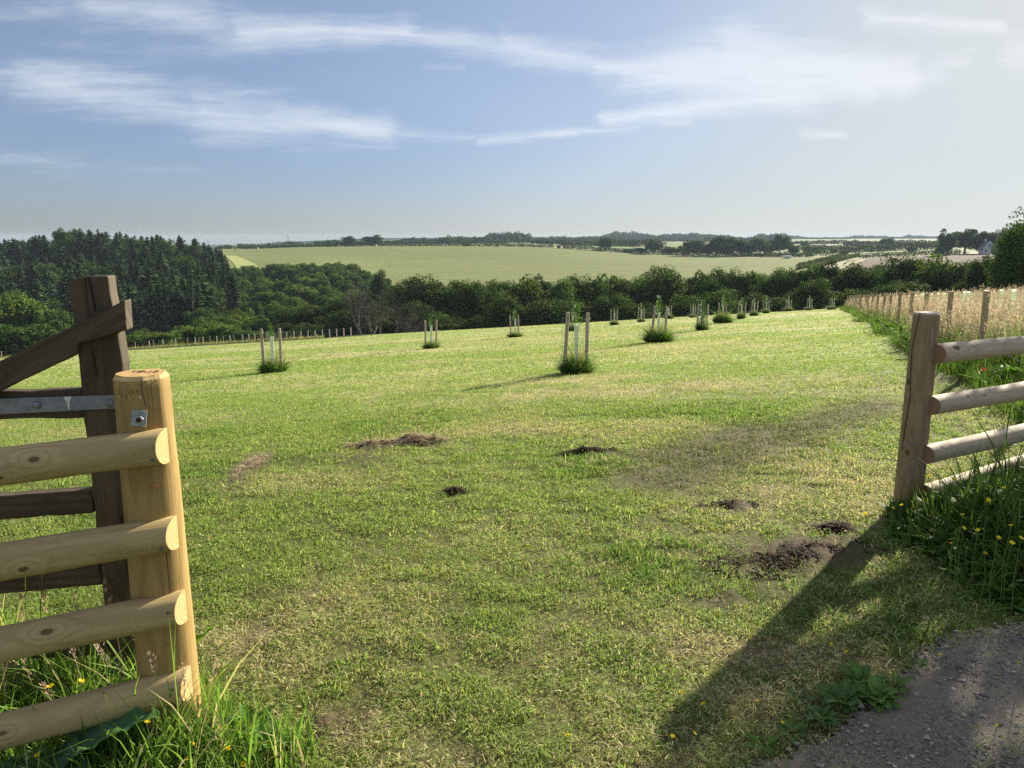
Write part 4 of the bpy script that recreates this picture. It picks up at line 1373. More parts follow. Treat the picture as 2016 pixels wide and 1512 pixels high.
# white and pale green shelter tubes standing in the meadow beyond
mtub, nt, b, out = material('pale_shelter')
b.inputs['Base Color'].default_value = (.70, .77, .62, 1); b.inputs['Roughness'].default_value = .5
tr_ = nt.node('ShaderNodeBsdfTranslucent'); tr_.inputs[0].default_value = (.76, .84, .64, 1)
mx_ = nt.node('ShaderNodeMixShader'); mx_.inputs[0].default_value = .55
nt.l.new(b.outputs[0], mx_.inputs[1]); nt.l.new(tr_.outputs[0], mx_.inputs[2]); nt.l.new(mx_.outputs[0], out.inputs[0])
mb = MB(); mb.tube([(0, 0, 0), (0, 0, 1.2)], [.045, .05], 12, cap=False); mb.tube([(0, 0, 1.2), (0, 0, 1.205)], [.053, .053], 12, cap=False)
tubm = mb.mesh('shelter_tube', [mtub], smooth=True)
for k_, (px, py) in enumerate([(1996, 570), (1973, 570), (1946, 572), (1911, 574), (1898, 574), (1860, 577), (1849, 577), (1835, 578), (1819, 578), (1814, 579), (1805, 581), (1798, 581), (1795, 581), (1791, 581)]):
    Yk = [17, 22, 17, 24, 25, 33, 34, 40, 36, 44, 44, 50, 52, 55][k_]
    p = at(px, py, Yk); z0 = hz(p[0], p[1])
    o = obj('shelter_tube', tubm, loc=(p[0], p[1], z0)); o.scale = (1, 1, max(.6, (p[2] - z0) / 1.205)); o.rotation_euler = (rng.normal(0, .02), rng.normal(0, .02), 0)
    lab = {0: 'pale green planting tube at the right edge of the meadow', 1: 'pale green planting tube second from the right edge in the meadow', 2: 'pale planting tube close behind the nearest wire fence post', 3: 'planting tube standing between the two nearest wire fence posts, right one of a pair', 4: 'planting tube standing between the two nearest wire fence posts, left one of a pair'}.get(k_, 'small pale planting tube standing far back in the meadow grass')
    tag(o, lab, 'planting tube', 'planting tubes in the meadow')

# ------------------------------------------------------------------ far fence along the left edge of the field
ff = empty('wire_fence', (-50, 101, hz(-50, 101)))
tag(ff, 'low far fence of pale posts along the left edge of the field', 'fence')
m_pale = simple('pale_post', (.52, .47, .38), .8, 0, .25, 20)
mb = MB(); mb.tube([(0, 0, -.2), (0, 0, 1.0)], [.075, .07], 8); pmA = mb.mesh('post', [m_pale])
mb = MB(); mb.tube([(0, 0, -.2), (0, 0, 1.05)], [.05, .045], 8); pmB = mb.mesh('post', [m_fpost])
fpx = [-30, 2, 250, 267, 295, 303, 322, 339, 347, 371, 386, 393, 401, 415, 428, 441, 454, 462, 479, 491, 503, 515, 527, 540, 553, 566, 580, 594, 608, 622, 636, 650, 664, 678, 692]
ftop = []
for k_, px in enumerate(fpx):
    Yk = np.interp(px, [0, 250, 480, 700], [103, 103, 98, 93]); x = apx(px, 690) * Yk; z = hz(x, Yk)
    o = obj('post', pmA if k_ % 2 == 0 or px > 470 else pmB, ff); o.location = Vector((x, Yk, z)) - ff.location
    ftop.append((x, Yk, z))
ftop = np.array(ftop) - np.array(ff.location)
for hgt in (.95, .6):
    mb = MB(); mb.tube(ftop + np.array([0, .08, hgt]), .006, 4, cap=False); obj('wire', mb.mesh('wire', [m_wire]), ff)
# the fringe of uncut grass under it
H = Herb()
n = 5000
px = rng.uniform(-200, 640, n); Yk = np.interp(px, [0, 250, 480, 700], [102, 102, 97, 92]) + rng.uniform(-1.5, 1.5, n); x = np.array([apx(p, 690) for p in px]) * Yk
V_, q_, t_, C_ = blades(np.stack([x, Yk, land(x, Yk)], -1), .35 * rng.lognormal(0, .3, n), np.full(n, .09), rng.uniform(0, 6.28, n), rng.uniform(.1, .8, n), jit((.20, .23, .08), n), jit((.34, .32, .15), n), 1)
H.add(V_, q_, t_, C_)
tag(obj('fringe_grass', H.mesh('fringe_grass', m_grass)), kind='stuff')
# ------------------------------------------------------------------ trees
m_bark = simple('bark', (.105, .085, .062), .9, 0, .3, 6, .4)
m_bark_pale = simple('pale_bark', (.22, .19, .15), .9, 0, .3, 6, .4)
m_crown = leafmat('broadleaf_crown', transl=.22, rough=.75, spec=.05, var=.26)
m_young = leafmat('young_crown', transl=.28, rough=.75, spec=.06, var=.25)
m_needle = leafmat('conifer_needles', transl=.12, rough=.8, spec=.05, var=.38, ttint=(1.1, 1.15, .8))


def unit(v):
    return v / (np.linalg.norm(v, axis=-1, keepdims=True) + 1e-9)


def leafquads(P, N, size, c):
    n = len(P)
    t = unit(np.cross(N, rng.normal(0, 1, (n, 3)))); b_ = np.cross(N, t)
    s_ = size[:, None]
    V = np.stack([P - t * s_, P + b_ * s_ * .55, P + t * s_, P - b_ * s_ * .55], 1).reshape(-1, 3)
    return V, (np.arange(n) * 4)[:, None] + np.arange(4), np.repeat(c, 4, 0)


def crown_data(seed, ncl, per, leaf, zlo=.1, green=(.055, .10, .02), green2=(.09, .14, .03), top=1.0, round_=1.0, fill=.25, sun=.0):
    """crown in a unit box: leaf-sized faces on many clumps of uneven size, gaps between the clumps"""
    r = np.random.default_rng(seed)
    d = unit(r.normal(0, 1, (ncl, 3)))
    rad = r.uniform(.45, 1.0, (ncl, 1)) ** .5
    lob = 1 + .22 * np.sin(d[:, :1] * 3.1 + seed) * np.cos(d[:, 1:2] * 2.7 + seed * 2) + .12 * r.normal(0, 1, (ncl, 1))
    half = (top - zlo) / 2
    cr = r.uniform(.09, .19, ncl)
    cen = d * rad * lob * np.array([.40, .40, half * .86]) + np.array([0, 0, zlo + half])
    cc = np.array(green) + (np.array(green2) - np.array(green)) * r.random((ncl, 1)); cc = cc * r.uniform(.75, 1.25, (ncl, 1))
    k = np.repeat(np.arange(ncl), per); n = len(k)
    dd = unit(r.normal(0, 1, (n, 3)) + np.array([0, 0, .25]))
    P = cen[k] + dd * (cr[k] * r.uniform(.35, 1.08, n) ** .6)[:, None] * np.array([1, 1, .85])
    N = unit(dd + r.normal(0, .7, (n, 3)))
    c = cc[k] * (1 + r.normal(0, .16, (n, 1)))
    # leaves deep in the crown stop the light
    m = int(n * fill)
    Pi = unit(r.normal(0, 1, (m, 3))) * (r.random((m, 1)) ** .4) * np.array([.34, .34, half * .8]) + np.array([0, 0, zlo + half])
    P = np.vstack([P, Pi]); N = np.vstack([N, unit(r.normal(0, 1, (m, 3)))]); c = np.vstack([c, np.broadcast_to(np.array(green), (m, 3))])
    P[:, 2] = np.maximum(P[:, 2], .01)
    global rng
    keep = rng; rng = r
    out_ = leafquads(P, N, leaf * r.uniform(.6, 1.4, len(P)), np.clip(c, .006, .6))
    rng = keep
    return out_


def trunk_data(seed, h=.55, r0=.03, limbs=6, zl=.25):
    r = np.random.default_rng(seed + 900)
    mb = MB(); zz = np.linspace(0, h, 6); wob = np.cumsum(r.normal(0, .008, (6, 2)), 0)
    ctr = np.concatenate([wob, zz[:, None]], 1); mb.tube(ctr, r0 * np.array([1.25, .95, .85, .7, .5, .25]), 8)
    for _ in range(limbs):
        t = r.uniform(zl, h * .9); a_ = r.uniform(0, 6.28); L = r.uniform(.18, .36)
        p0 = np.array([np.interp(t, zz, ctr[:, 0]), np.interp(t, zz, ctr[:, 1]), t])
        dv = np.array([math.cos(a_), math.sin(a_), r.uniform(.4, 1.1)]); dv /= np.linalg.norm(dv)
        mb.tube([p0, p0 + dv * L * .5 + r.normal(0, .01, 3), p0 + dv * L + np.array([0, 0, .05])], [r0 * .5, r0 * .32, r0 * .1], 6)
    return mb


CM = {}


def kinds(key, cfgs, mcrown, mbark=None, tr=None):
    L = []
    for sd_, kw in cfgs:
        V, q, c = crown_data(sd_, **kw)
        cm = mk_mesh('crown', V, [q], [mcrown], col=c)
        tm = trunk_data(sd_, **(tr or {})).mesh('trunk', [mbark or m_bark], smooth=True)
        L.append((cm, tm))
    CM[key] = L


kinds('belt', [(s_, dict(ncl=110, per=230, leaf=.0165, zlo=.03, fill=.35, green=(.040, .072, .017), green2=(.075, .115, .026))) for s_ in (1, 2, 3, 4, 5, 6, 7)], m_crown, tr=dict(h=.6, r0=.022))
kinds('bushy', [(s_, dict(ncl=70, per=110, leaf=.026, zlo=.02, fill=.3, green=(.075, .125, .025), green2=(.13, .185, .04))) for s_ in (11, 12, 13, 14)], m_young, tr=dict(h=.5, r0=.02))
kinds('dense', [(s_, dict(ncl=70, per=110, leaf=.028, zlo=.04, fill=.35, green=(.045, .09, .022), green2=(.085, .14, .034))) for s_ in (21, 22, 23, 24)], m_young, tr=dict(h=.5, r0=.018))
kinds('oak', [(s_, dict(ncl=60, per=90, leaf=.032, zlo=.16, fill=.3, green=(.045, .075, .02), green2=(.07, .10, .027))) for s_ in (31, 32, 33, 34)], m_crown, tr=dict(h=.6, r0=.035))
kinds('big', [(s_, dict(ncl=150, per=170, leaf=.017, zlo=.02, fill=.3, green=(.05, .095, .02), green2=(.10, .16, .03))) for s_ in (41, 42, 43)], m_crown, tr=dict(h=.7, r0=.03))


def conifer_data(seed, r0=.17, zlo=.10, tiers=34, bare=0.0, sparse=1.0):
    r = np.random.default_rng(seed)
    Ps = []; Ts = []; Ss = []; Ws = []; Cs = []
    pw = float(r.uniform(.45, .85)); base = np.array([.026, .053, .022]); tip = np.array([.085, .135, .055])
    for k in range(tiers):
        t = k / (tiers - 1); z = zlo + (1 - zlo) * t ** .93
        nb = int(r.integers(6, 10) * sparse) + 1
        L0 = r0 * ((1 - t) ** pw * .93 + .04) * (1.0 if z > zlo + bare else .55)
        a0 = r.uniform(0, 6.28)
        for j in range(nb):
            a_ = a0 + j / nb * 6.28 + r.normal(0, .25); L = L0 * r.uniform(.55, 1.2)
            zz = z + r.normal(0, .006)
            m = 5
            for q_ in range(m):
                f = (q_ + .6) / m
                drp = -.30 * f * L + .14 * L * f * f
                p = np.array([math.cos(a_) * L * f, math.sin(a_) * L * f, zz + drp + r.normal(0, .003)])
                Ps.append(p); Ts.append((math.cos(a_ + r.normal(0, .35)), math.sin(a_ + r.normal(0, .35)), -.22 + r.normal(0, .25)))
                Ss.append(L / m * 1.15 + .006); Ws.append((.30 * L * (1 - .55 * f) + .006) * r.uniform(.6, 1.2))
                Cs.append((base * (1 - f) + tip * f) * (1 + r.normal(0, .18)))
    P = np.array(Ps); T = unit(np.array(Ts)); S = np.array(Ss)[:, None]; W = np.array(Ws)[:, None]; Cc = np.clip(np.array(Cs), .006, .3)
    side = unit(np.cross(T, np.array([0, 0, 1.0]) + r.normal(0, .45, P.shape)))
    V = np.stack([P - T * S, P + side * W - T * S * .2, P + T * S, P - side * W - T * S * .2], 1).reshape(-1, 3)
    q = (np.arange(len(P)) * 4)[:, None] + np.arange(4)
    tm = MB(); tm.tube([(0, 0, -.03), (0, 0, .3), (0, 0, .7), (0, 0, 1.0)], [.0125, .010, .006, .0012], 7)
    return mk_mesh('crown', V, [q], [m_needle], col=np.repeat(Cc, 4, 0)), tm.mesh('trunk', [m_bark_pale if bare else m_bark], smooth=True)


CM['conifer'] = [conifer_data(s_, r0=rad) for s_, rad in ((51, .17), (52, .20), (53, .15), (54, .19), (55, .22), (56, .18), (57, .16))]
CM['tallcon'] = [conifer_data(s_, r0=.15, zlo=.42, bare=.1, tiers=22) for s_ in (61, 62, 63)]
CM['spruce'] = [conifer_data(s_, r0=.26, zlo=.05, sparse=.8, tiers=30) for s_ in (66, 67)]

PROTO = {}


def plant(name, key, x, y, h, wd, label, cat, group=None, var=None, rz=None, dz=0.0, rec=None):
    L = CM[key]; v = var if var is not None else int(rng.integers(len(L)))
    cm, tm = L[v % len(L)]
    e = empty(name, (x, y, hz(x, y) - .05 + dz), rng.uniform(0, 6.28) if rz is None else rz)
    e.scale = (wd, wd * rng.uniform(.9, 1.1), h)
    o = obj('crown', cm, e); t = obj('trunk', tm, e)
    tag(e, label, cat, group)
    return e


def by_px(name, key, px, ytop, Y, wpx, label, cat, group=None, base=None, **kw):
    """a tree standing on the land at depth Y, its height and spread measured off the photograph"""
    x = apx(px, ytop) * Y; z0 = hz(x, Y)
    zt = zpx(Y, ytop); h = max(zt - z0, 1.0) + .05
    return plant(name, key, x, Y, h, wpx / F * Y, label, cat, group, **kw)


# the dark belt of broadleaf trees along the bottom of the valley
BELT = [(575, 606, 150, 90), (622, 596, 146, 84), (668, 588, 144, 84), (712, 582, 146, 70), (800, 553, 142, 104), (846, 551, 136, 96), (893, 557, 138, 90), (938, 556, 134, 84), (985, 545, 140, 104),
        (1028, 545, 132, 96), (1074, 553, 136, 84), (1112, 558, 130, 78), (1152, 550, 134, 84), (1192, 545, 138, 96), (1236, 551, 130, 78), (1275, 535, 136, 96), (1318, 533, 130, 104), (1362, 545, 134, 84),
        (1398, 542, 128, 78), (1436, 537, 130, 84), (1480, 529, 132, 96), (1524, 533, 126, 78), (1562, 527, 128, 84), (1604, 531, 124, 80), (1645, 525, 126, 84), (1690, 518, 122, 104), (1735, 532, 120, 76), (1772, 519, 122, 90),
        (1812, 508, 118, 96), (1862, 505, 112, 104), (1908, 520, 108, 84), (1948, 512, 104, 84)]
for k_, (px, yt, Y, wp) in enumerate(BELT):
    lab = 'dark broadleaf tree in the belt along the far edge of the mown field'
    if k_ == 0: lab = 'leftmost low dark tree of the belt beyond the mown field'
    if k_ == 16: lab = 'tallest round topped dark tree in the middle of the belt'
    if k_ == 29: lab = 'paler grey green tree in the belt above the pinkish meadow'
    by_px('broadleaf_tree', 'bushy' if k_ in (9, 29) else ('dense' if k_ in (6, 13, 20, 26) else ('big' if k_ in (11, 18, 23) else 'belt')), px, yt, Y, wp * 1.18, lab, 'tree', 'trees of the belt beyond the mown field', var=k_)
for k_, px in enumerate(np.arange(585, 2010, 46)):
    Y = float(np.interp(px, [560, 1000, 1640, 2016], [128, 112, 108, 100])) + rng.uniform(-3, 3)
    yt = float(np.interp(px, [560, 760, 1000, 1300, 1640, 2016], [640, 622, 606, 592, 576, 556])) + rng.uniform(-26, 14)
    by_px('hedge_bush', 'belt', px, yt, Y, 128, 'dark leafy bush at the foot of the tree belt', 'bush', 'bushes under the tree belt')
for k_, px in enumerate(np.arange(780, 1960, 58)):
    Y = float(np.interp(px, [760, 2016], [156, 128])); yt = float(np.interp(px, [p_[0] for p_ in BELT], [p_[1] for p_ in BELT])) + rng.uniform(3, 12)
    by_px('broadleaf_tree', 'belt', px + rng.uniform(-10, 10), yt, Y, 100, 'dark broadleaf tree in the belt along the far edge of the mown field', 'tree', 'trees of the belt beyond the mown field')
by_px('round_tree', 'belt', 746, 536, 205, 44, 'small round dark tree standing alone below the hay field', 'tree', var=2)

# big trees by the right edge, and those behind the house
by_px('broadleaf_tree', 'big', 2000, 482, 88, 84, 'tall dark green tree at the right edge, lower left of a pair', 'tree', var=0)
by_px('broadleaf_tree', 'big', 2042, 430, 84, 150, 'tallest dark green tree cut off by the right edge', 'tree', var=1)
by_px('broadleaf_tree', 'big', 2120, 420, 86, 150, 'tall dark tree beyond the right edge of the meadow', 'tree', var=2)
by_px('broadleaf_tree', 'belt', 1926, 510, 96, 44, 'dark pointed tree between the belt and the tall right trees', 'tree', var=4)
for k_, (px, yt, wp, key) in enumerate([(1868, 455, 34, 'oak'), (1856, 478, 30, 'dense'), (1904, 451, 62, 'oak'), (1936, 456, 48, 'oak'), (1962, 462, 40, 'oak'), (1990, 448, 60, 'oak'), (2016, 440, 60, 'oak')]):
    by_px('field_tree', key, px, yt, 440 + 10 * (k_ % 3), wp, ['slender feathery tree left of the dark trees by the white house', 'low bush at the foot of the feathery tree by the white house', 'biggest dark dome shaped tree left of the white house', 'dark round tree directly behind the white house', 'smaller hazy tree right behind the white house', 'tall hazy tree rising right of the white house', 'tall hazy tree at the frame edge behind the big right trees'][k_], 'tree', var=k_)

# bare dead trees in the belt
def bare_tree(seed, h, lean, spread=1.0):
    r = np.random.default_rng(seed); mb = MB(); tw = MB()

    def grow(p, d, L, rad, depth):
        k = 4; pts = [p]; dd = d.copy()
        for _ in range(k):
            dd = unit(dd + r.normal(0, .13, 3) + np.array([0, 0, .03])); pts.append(pts[-1] + dd * L / k)
        (mb if depth < 2 else tw).tube(pts, np.linspace(rad, rad * .6, k + 1), 7 if depth < 2 else 4, cap=False)
        if depth >= 6: return
        for _ in range(2 if depth == 0 else int(r.integers(2, 4))):
            q_ = pts[int(r.integers(2, k + 1))]
            nd = unit(dd + r.normal(0, .55 * spread, 3)); grow(q_, nd, L * r.uniform(.55, .8), rad * .55, depth + 1)
        grow(pts[-1], unit(dd + r.normal(0, .25, 3)), L * .75, rad * .62, depth + 1)
    grow(np.array([0, 0, 0.]), unit(np.array(lean)), h * .36, h * .020, 0)
    return mb.mesh('trunk', [m_bark_pale], smooth=True), tw.mesh('branches', [simple('dead_twig', (.125, .108, .085), .95, 0, .3, 4)])


for k_, (px, py, Y, h, lean, lab) in enumerate([(722, 662, 104, 8.4, (-.38, 0, 1), 'pale bare leaning dead tree in front of the dark belt'), (733, 660, 106, 8.0, (-.10, 0, 1), 'upright bare dead tree just right of the leaning dead tree'),
                                                (757, 657, 108, 9.2, (.04, 0, 1), 'bare twin stemmed dead tree in the belt, right of the other two dead ones'), (768, 657, 110, 9.0, (.16, 0, 1), 'bare dead tree leaning right beside the dark belt, rightmost dead one')]):
    tm, bm2 = bare_tree(70 + k_, h, lean)
    x = apx(px, py) * Y
    e = empty('dead_tree', (x, Y, hz(x, Y) - .2)); obj('trunk', tm, e); obj('branches', bm2, e); tag(e, lab, 'dead tree')

# conifer plantation on the left hill
SKY = ([-80, 0, 30, 60, 100, 130, 150, 190, 220, 260, 300, 350, 380, 400, 420, 440, 458, 475], [476, 470, 468, 465, 458, 452, 448, 449, 453, 461, 462, 462, 466, 473, 482, 492, 512, 545])
pts_ = []
tries = 0
while len(pts_) < 296 and tries < 60000:
    tries += 1
    px = rng.uniform(-70, 470); Y = 183 + 172 * rng.random() ** 1.0
    if px > 455 - (Y - 183) * .10 + 10: continue
    if px < 120 and Y < 200: continue
    x = apx(px, 560) * Y
    if any((x - p[0]) ** 2 + (Y - p[1]) ** 2 < 3.9 ** 2 for p in pts_): continue
    pts_.append((x, Y, px))
pts_.sort(key=lambda p: p[1])
for k_, (x, Y, px) in enumerate(pts_):
    z0 = hz(x, Y); h = rng.uniform(8.5, 14.5)
    cap_ = zpx(Y, float(np.interp(px, *SKY))) - z0
    if Y > 300: h = cap_ * rng.uniform(.88, 1.04)
    h = max(7.0, min(h, cap_ * rng.uniform(.95, 1.03)))
    tallk = px > 345 and Y < 260
    key = 'tallcon' if tallk and rng.random() < .75 else 'conifer'
    if key == 'conifer' and rng.random() < .16:
        plant('broadleaf_tree', 'belt', x, Y, h * rng.uniform(.8, .95), h * rng.uniform(.5, .7), 'dark rounded broadleaf tree mixed among the conifers on the left hill', 'tree', 'broadleaf trees among the conifers')
        continue
    plant('conifer', key, x, Y, h, h * (rng.uniform(1.0, 1.3) if key == 'tallcon' else rng.uniform(1.2, 2.1)), 'tall thin conifer with a bare pale trunk at the wood edge' if key == 'tallcon' else 'dark conifer packed into the plantation on the left hill', 'conifer',
          'bare trunked conifers at the wood edge' if key == 'tallcon' else 'conifers of the plantation on the left hill')
for k_, (px, yt, yb, wp, key, lab) in enumerate([(306, 528, 640, 74, 'spruce', 'broad spreading paler spruce at the front edge of the conifer wood'), (336, 548, 640, 54, 'spruce', 'paler spruce just right of the broad spreading spruce'),
                                                 (372, 500, 622, 52, 'tallcon', 'tall front pine with bare trunk and dense top'), (418, 492, 600, 60, 'tallcon', 'tall pine with bare lower trunk near the end of the conifer wood'), (436, 487, 580, 56, 'tallcon', 'last tall pine at the right end of the conifer wood')]):
    Y = 180 + 12 * (k_ % 2) + (24 if k_ > 2 else 0)
    by_px('conifer', key, px, yt, Y, wp, lab, 'conifer', var=k_)

# broadleaf trees at the lower left, and the pale bushes beyond the far fence
for k_, (px, yt, Y, wp, lab) in enumerate([(32, 570, 132, 92, 'big rounded green tree at the left edge behind the gate'), (-40, 585, 128, 110, 'rounded green tree cut off by the left edge'), (84, 596, 136, 80, 'rounded green tree second from the left edge behind the gate'),
                                           (118, 612, 128, 76, 'green tree just left of the gate head'), (62, 634, 116, 84, 'low green tree in front of the rounded left trees'), (8, 640, 114, 90, 'low green tree at the left edge above the gate brace'), (150, 640, 120, 70, 'green tree hidden behind the gate head')]):
    by_px('broadleaf_tree', 'bushy' if k_ in (0, 2) else 'dense', px, yt, Y, wp * 1.2, lab, 'tree', 'green trees at the lower left', var=k_)
for k_, (px, yt, Y, wp) in enumerate([(262, 655, 112, 60), (292, 650, 118, 62), (322, 654, 113, 56), (350, 646, 120, 56), (378, 640, 118, 60), (408, 634, 122, 66), (436, 637, 116, 60), (462, 645, 112, 52), (490, 650, 110, 52), (520, 652, 110, 54), (550, 650, 112, 56)]):
    by_px('pale_bush', 'bushy' if k_ < 7 else 'dense', px, yt, Y, wp * 1.15, 'light green bush in the row behind the far post fence' if k_ < 7 else 'dark green bush at the low end of the far post fence', 'bush', 'light green bushes behind the far fence' if k_ < 7 else 'dark bushes at the low end of the far fence')

# young mixed planting between the conifers and the hay field
TOPL = ([385, 440, 470, 500, 540, 600, 650, 690, 705, 730, 765], [590, 556, 522, 523, 520, 518, 517, 513, 525, 535, 548])
yp = []; tries = 0
while len(yp) < 262 and tries < 60000:
    tries += 1
    Y = 140 + 200 * rng.random(); px = rng.uniform(385, 770)
    if px < 455 + (Y < 215) * -70 + max(0, (Y - 250)) * .12: continue
    x = apx(px, 580) * Y; z0 = hz(x, Y)
    ygr = 756 - F * math.tan(PITCH - math.atan((EYE - z0) / Y))
    if ygr < float(np.interp(px, *TOPL)) + 9: continue
    # a grassy ride runs up through it
    rp = np.interp(Y, [180, 320], [582, 512])
    if abs(px - rp) < 7.5 and Y > 175: continue
    if any((x - p[0]) ** 2 + (Y - p[1]) ** 2 < 3.6 ** 2 for p in yp): continue
    yp.append((x, Y, px))
for x, Y, px in yp:
    z0 = hz(x, Y); cap_ = zpx(Y, float(np.interp(px, *TOPL))) - z0
    h = min(rng.uniform(3.6, 6.4), max(2.2, cap_)); con = rng.random() < .10
    plant('young_tree', 'conifer' if con else ('bushy' if rng.random() < .35 else 'dense'), x, Y, h * (1.15 if con else 1), h * (1.5 if con else rng.uniform(.85, 1.25)),
          'young dark conifer among the green saplings on the slope' if con else 'young round green tree in the planting below the hay field', 'young tree', 'young conifers on the slope' if con else 'young trees planted below the hay field')

# ------------------------------------------------------------------ the fields across the valley
def sheet(name, fn, ns, nt_, m, lift=.12):
    S_, T_ = np.meshgrid(np.linspace(0, 1, ns), np.linspace(0, 1, nt_))
    px, Yv = fn(S_.ravel(), T_.ravel())
    x = np.array([(p - 1008) / F for p in px]) * Yv / 1.005
    V = np.stack([x, Yv, land(x, Yv) + lift], -1)
    idx = np.arange(ns * nt_).reshape(nt_, ns)
    q = np.stack([idx[:-1, :-1], idx[:-1, 1:], idx[1:, 1:], idx[1:, :-1]], -1).reshape(-1, 4)
    return tag(obj(name, mk_mesh(name, V, [q], [m], smooth=True)), kind='structure')


def fieldmat(name, c1, c2, c3, rows=.35, rot=0.0, rowamt=.25):
    m, nt, b, out = material(name)
    pos = nt.node('ShaderNodeNewGeometry').outputs['Position']
    n1 = nt.noise(nt.mapping(pos, (.010, .07, 1), (0, 0, rot)), 1.0, 6, .7)
    n2 = nt.noise(nt.mapping(pos, (.12, .8, 1), (0, 0, rot)), rows, 5, .7)
    n3 = nt.noise(pos, .55, 5, .7)
    c = nt.mix(nt.range(n1, .40, .60), c1, c2)
    c = nt.mix(nt.range(n2, .42, .62, 0, .75), c, c3)
    pr = nt.node('ShaderNodeSeparateXYZ'); nt.put(pr.inputs[0], nt.mapping(pos, (1, 1, 1), (0, 0, R(9))))
    tram = nt.math('SINE', nt.math('ADD', nt.math('MULTIPLY', pr.outputs[1], 2 * math.pi / 13.0), nt.math('MULTIPLY', n1, 5.0)))
    c = nt.vmath('SCALE', c, nt.range(tram, -1, 1, .88, 1.10))
    c = nt.vmath('SCALE', c, nt.range(n3, .3, .7, 1 - rowamt, 1 + rowamt))
    nt.put(b.inputs['Base Color'], c); b.inputs['Roughness'].default_value = .95; b.inputs['Specular IOR Level'].default_value = .05
    nt.put(b.inputs['Normal'], nt.bump(n3, .6, .3))
    return m


def ymax(px):
    return np.interp(px, [430, 760, 1000, 1100, 1200, 1300, 1450, 1600, 1680], [655, 655, 655, 650, 630, 605, 560, 500, 478])


sheet('hay_field', lambda s, t: ((440 + s * 1125) * (1 - t) + (440 + s * 1222) * t, 285 * (1 - t) + ymax(440 + s * 1222) * t), 200, 90,
      fieldmat('cut_hay', (.175, .205, .075), (.215, .235, .095), (.145, .175, .06), 1.2, R(6)))
sheet('mown_strip', lambda s, t: (((448 + 22 * t) + s * (22 + 26 * t)), 520 - 160 * t), 14, 40, fieldmat('mown_strip_grass', (.34, .38, .14), (.38, .41, .16), (.27, .33, .11), 1.0, R(70)), .25)
sheet('ploughed_field', lambda s, t: ((1660 + s * 330) * (1 - t) + (1700 + s * 300) * t, 290 * (1 - t) + np.interp(s, [0, 1], [425, 435]) * t), 60, 50,
      fieldmat('bare_soil', (.115, .09, .072), (.135, .105, .083), (.095, .075, .058), 1.0, R(20), .12))
for k_, (a_, b_, y0, y1, cc) in enumerate([(1375, 1600, 545, 610, (.19, .25, .085)), (1640, 1830, 560, 610, (.19, .25, .085)), (1550, 1760, 640, 700, (.19, .25, .085)), (1700, 1900, 480, 520, (.19, .25, .085)), (950, 1240, 720, 900, (.19, .25, .085)), (930, 1090, 930, 1100, (.28, .27, .16)), (1090, 1200, 1100, 1300, (.28, .27, .18)),
                                       (1300, 1420, 800, 960, (.19, .25, .085)), (1540, 1640, 900, 1200, (.29, .28, .19)), (1120, 1260, 760, 800, (.26, .27, .15))]):
    sheet('pasture', lambda s, t: (a_ + s * (b_ - a_), y0 + t * (y1 - y0)), 14, 10, fieldmat('pasture_grass', cc, tuple(x * .85 for x in cc), tuple(x * 1.12 for x in cc), 1.0), .3)

# ------------------------------------------------------------------ hedges and woods across the valley
m_far = leafmat('far_foliage', transl=.18, rough=.8, spec=.05, var=.15)


def hedge(pxs, h, wd, label, leaf=.5, dens=5.0, green=(.05, .082, .024), lump=.35, name='hedge', group=None):
    """pxs: (px, depth) along the hedge; leaf-faced, uneven topped"""
    P = np.array([(apx(p, 500) * Y, Y) for p, Y in pxs])
    seg = np.linalg.norm(np.diff(P, axis=0), axis=1); L = seg.sum(); n = int(L * h * dens / leaf)
    n = min(max(n, 300), 14000)
    s_ = rng.random(n) * L; cum = np.concatenate([[0], np.cumsum(seg)])
    x = np.interp(s_, cum, P[:, 0]); y = np.interp(s_, cum, P[:, 1])
    hh = h * (1 - lump + 2 * lump * fbm(s_ / (h * 1.6), s_ * 0 + h, int(L) % 97, 3))
    a_ = rng.uniform(0, 6.28, n); r_ = np.sqrt(rng.random(n))
    off = np.cos(a_) * r_ * wd / 2
    up = hh * (.5 + .5 * np.sin(a_) * r_)
    d = unit(np.stack([np.gradient(P[:, 0]).mean() * np.ones(1), np.gradient(P[:, 1]).mean() * np.ones(1)], -1))[0]
    x = x - d[1] * off; y = y + d[0] * off
    z = land(x, y) + np.maximum(up, .05)
    N = unit(rng.normal(0, 1, (n, 3)) + np.stack([np.zeros(n), np.zeros(n), np.sin(a_)], -1) * .8)
    c = jit(green, n, .2)
    o_ = np.array([P[:, 0].mean(), P[:, 1].mean(), land(P[:, 0], P[:, 1]).mean()])
    V, q, cc = leafquads(np.stack([x, y, z], -1) - o_, N, leaf * rng.uniform(.6, 1.4, n), np.clip(c, .006, .5))
    return tag(obj(name, mk_mesh(name, V, [q], [m_far], col=cc), loc=o_), label, 'hedge', group)


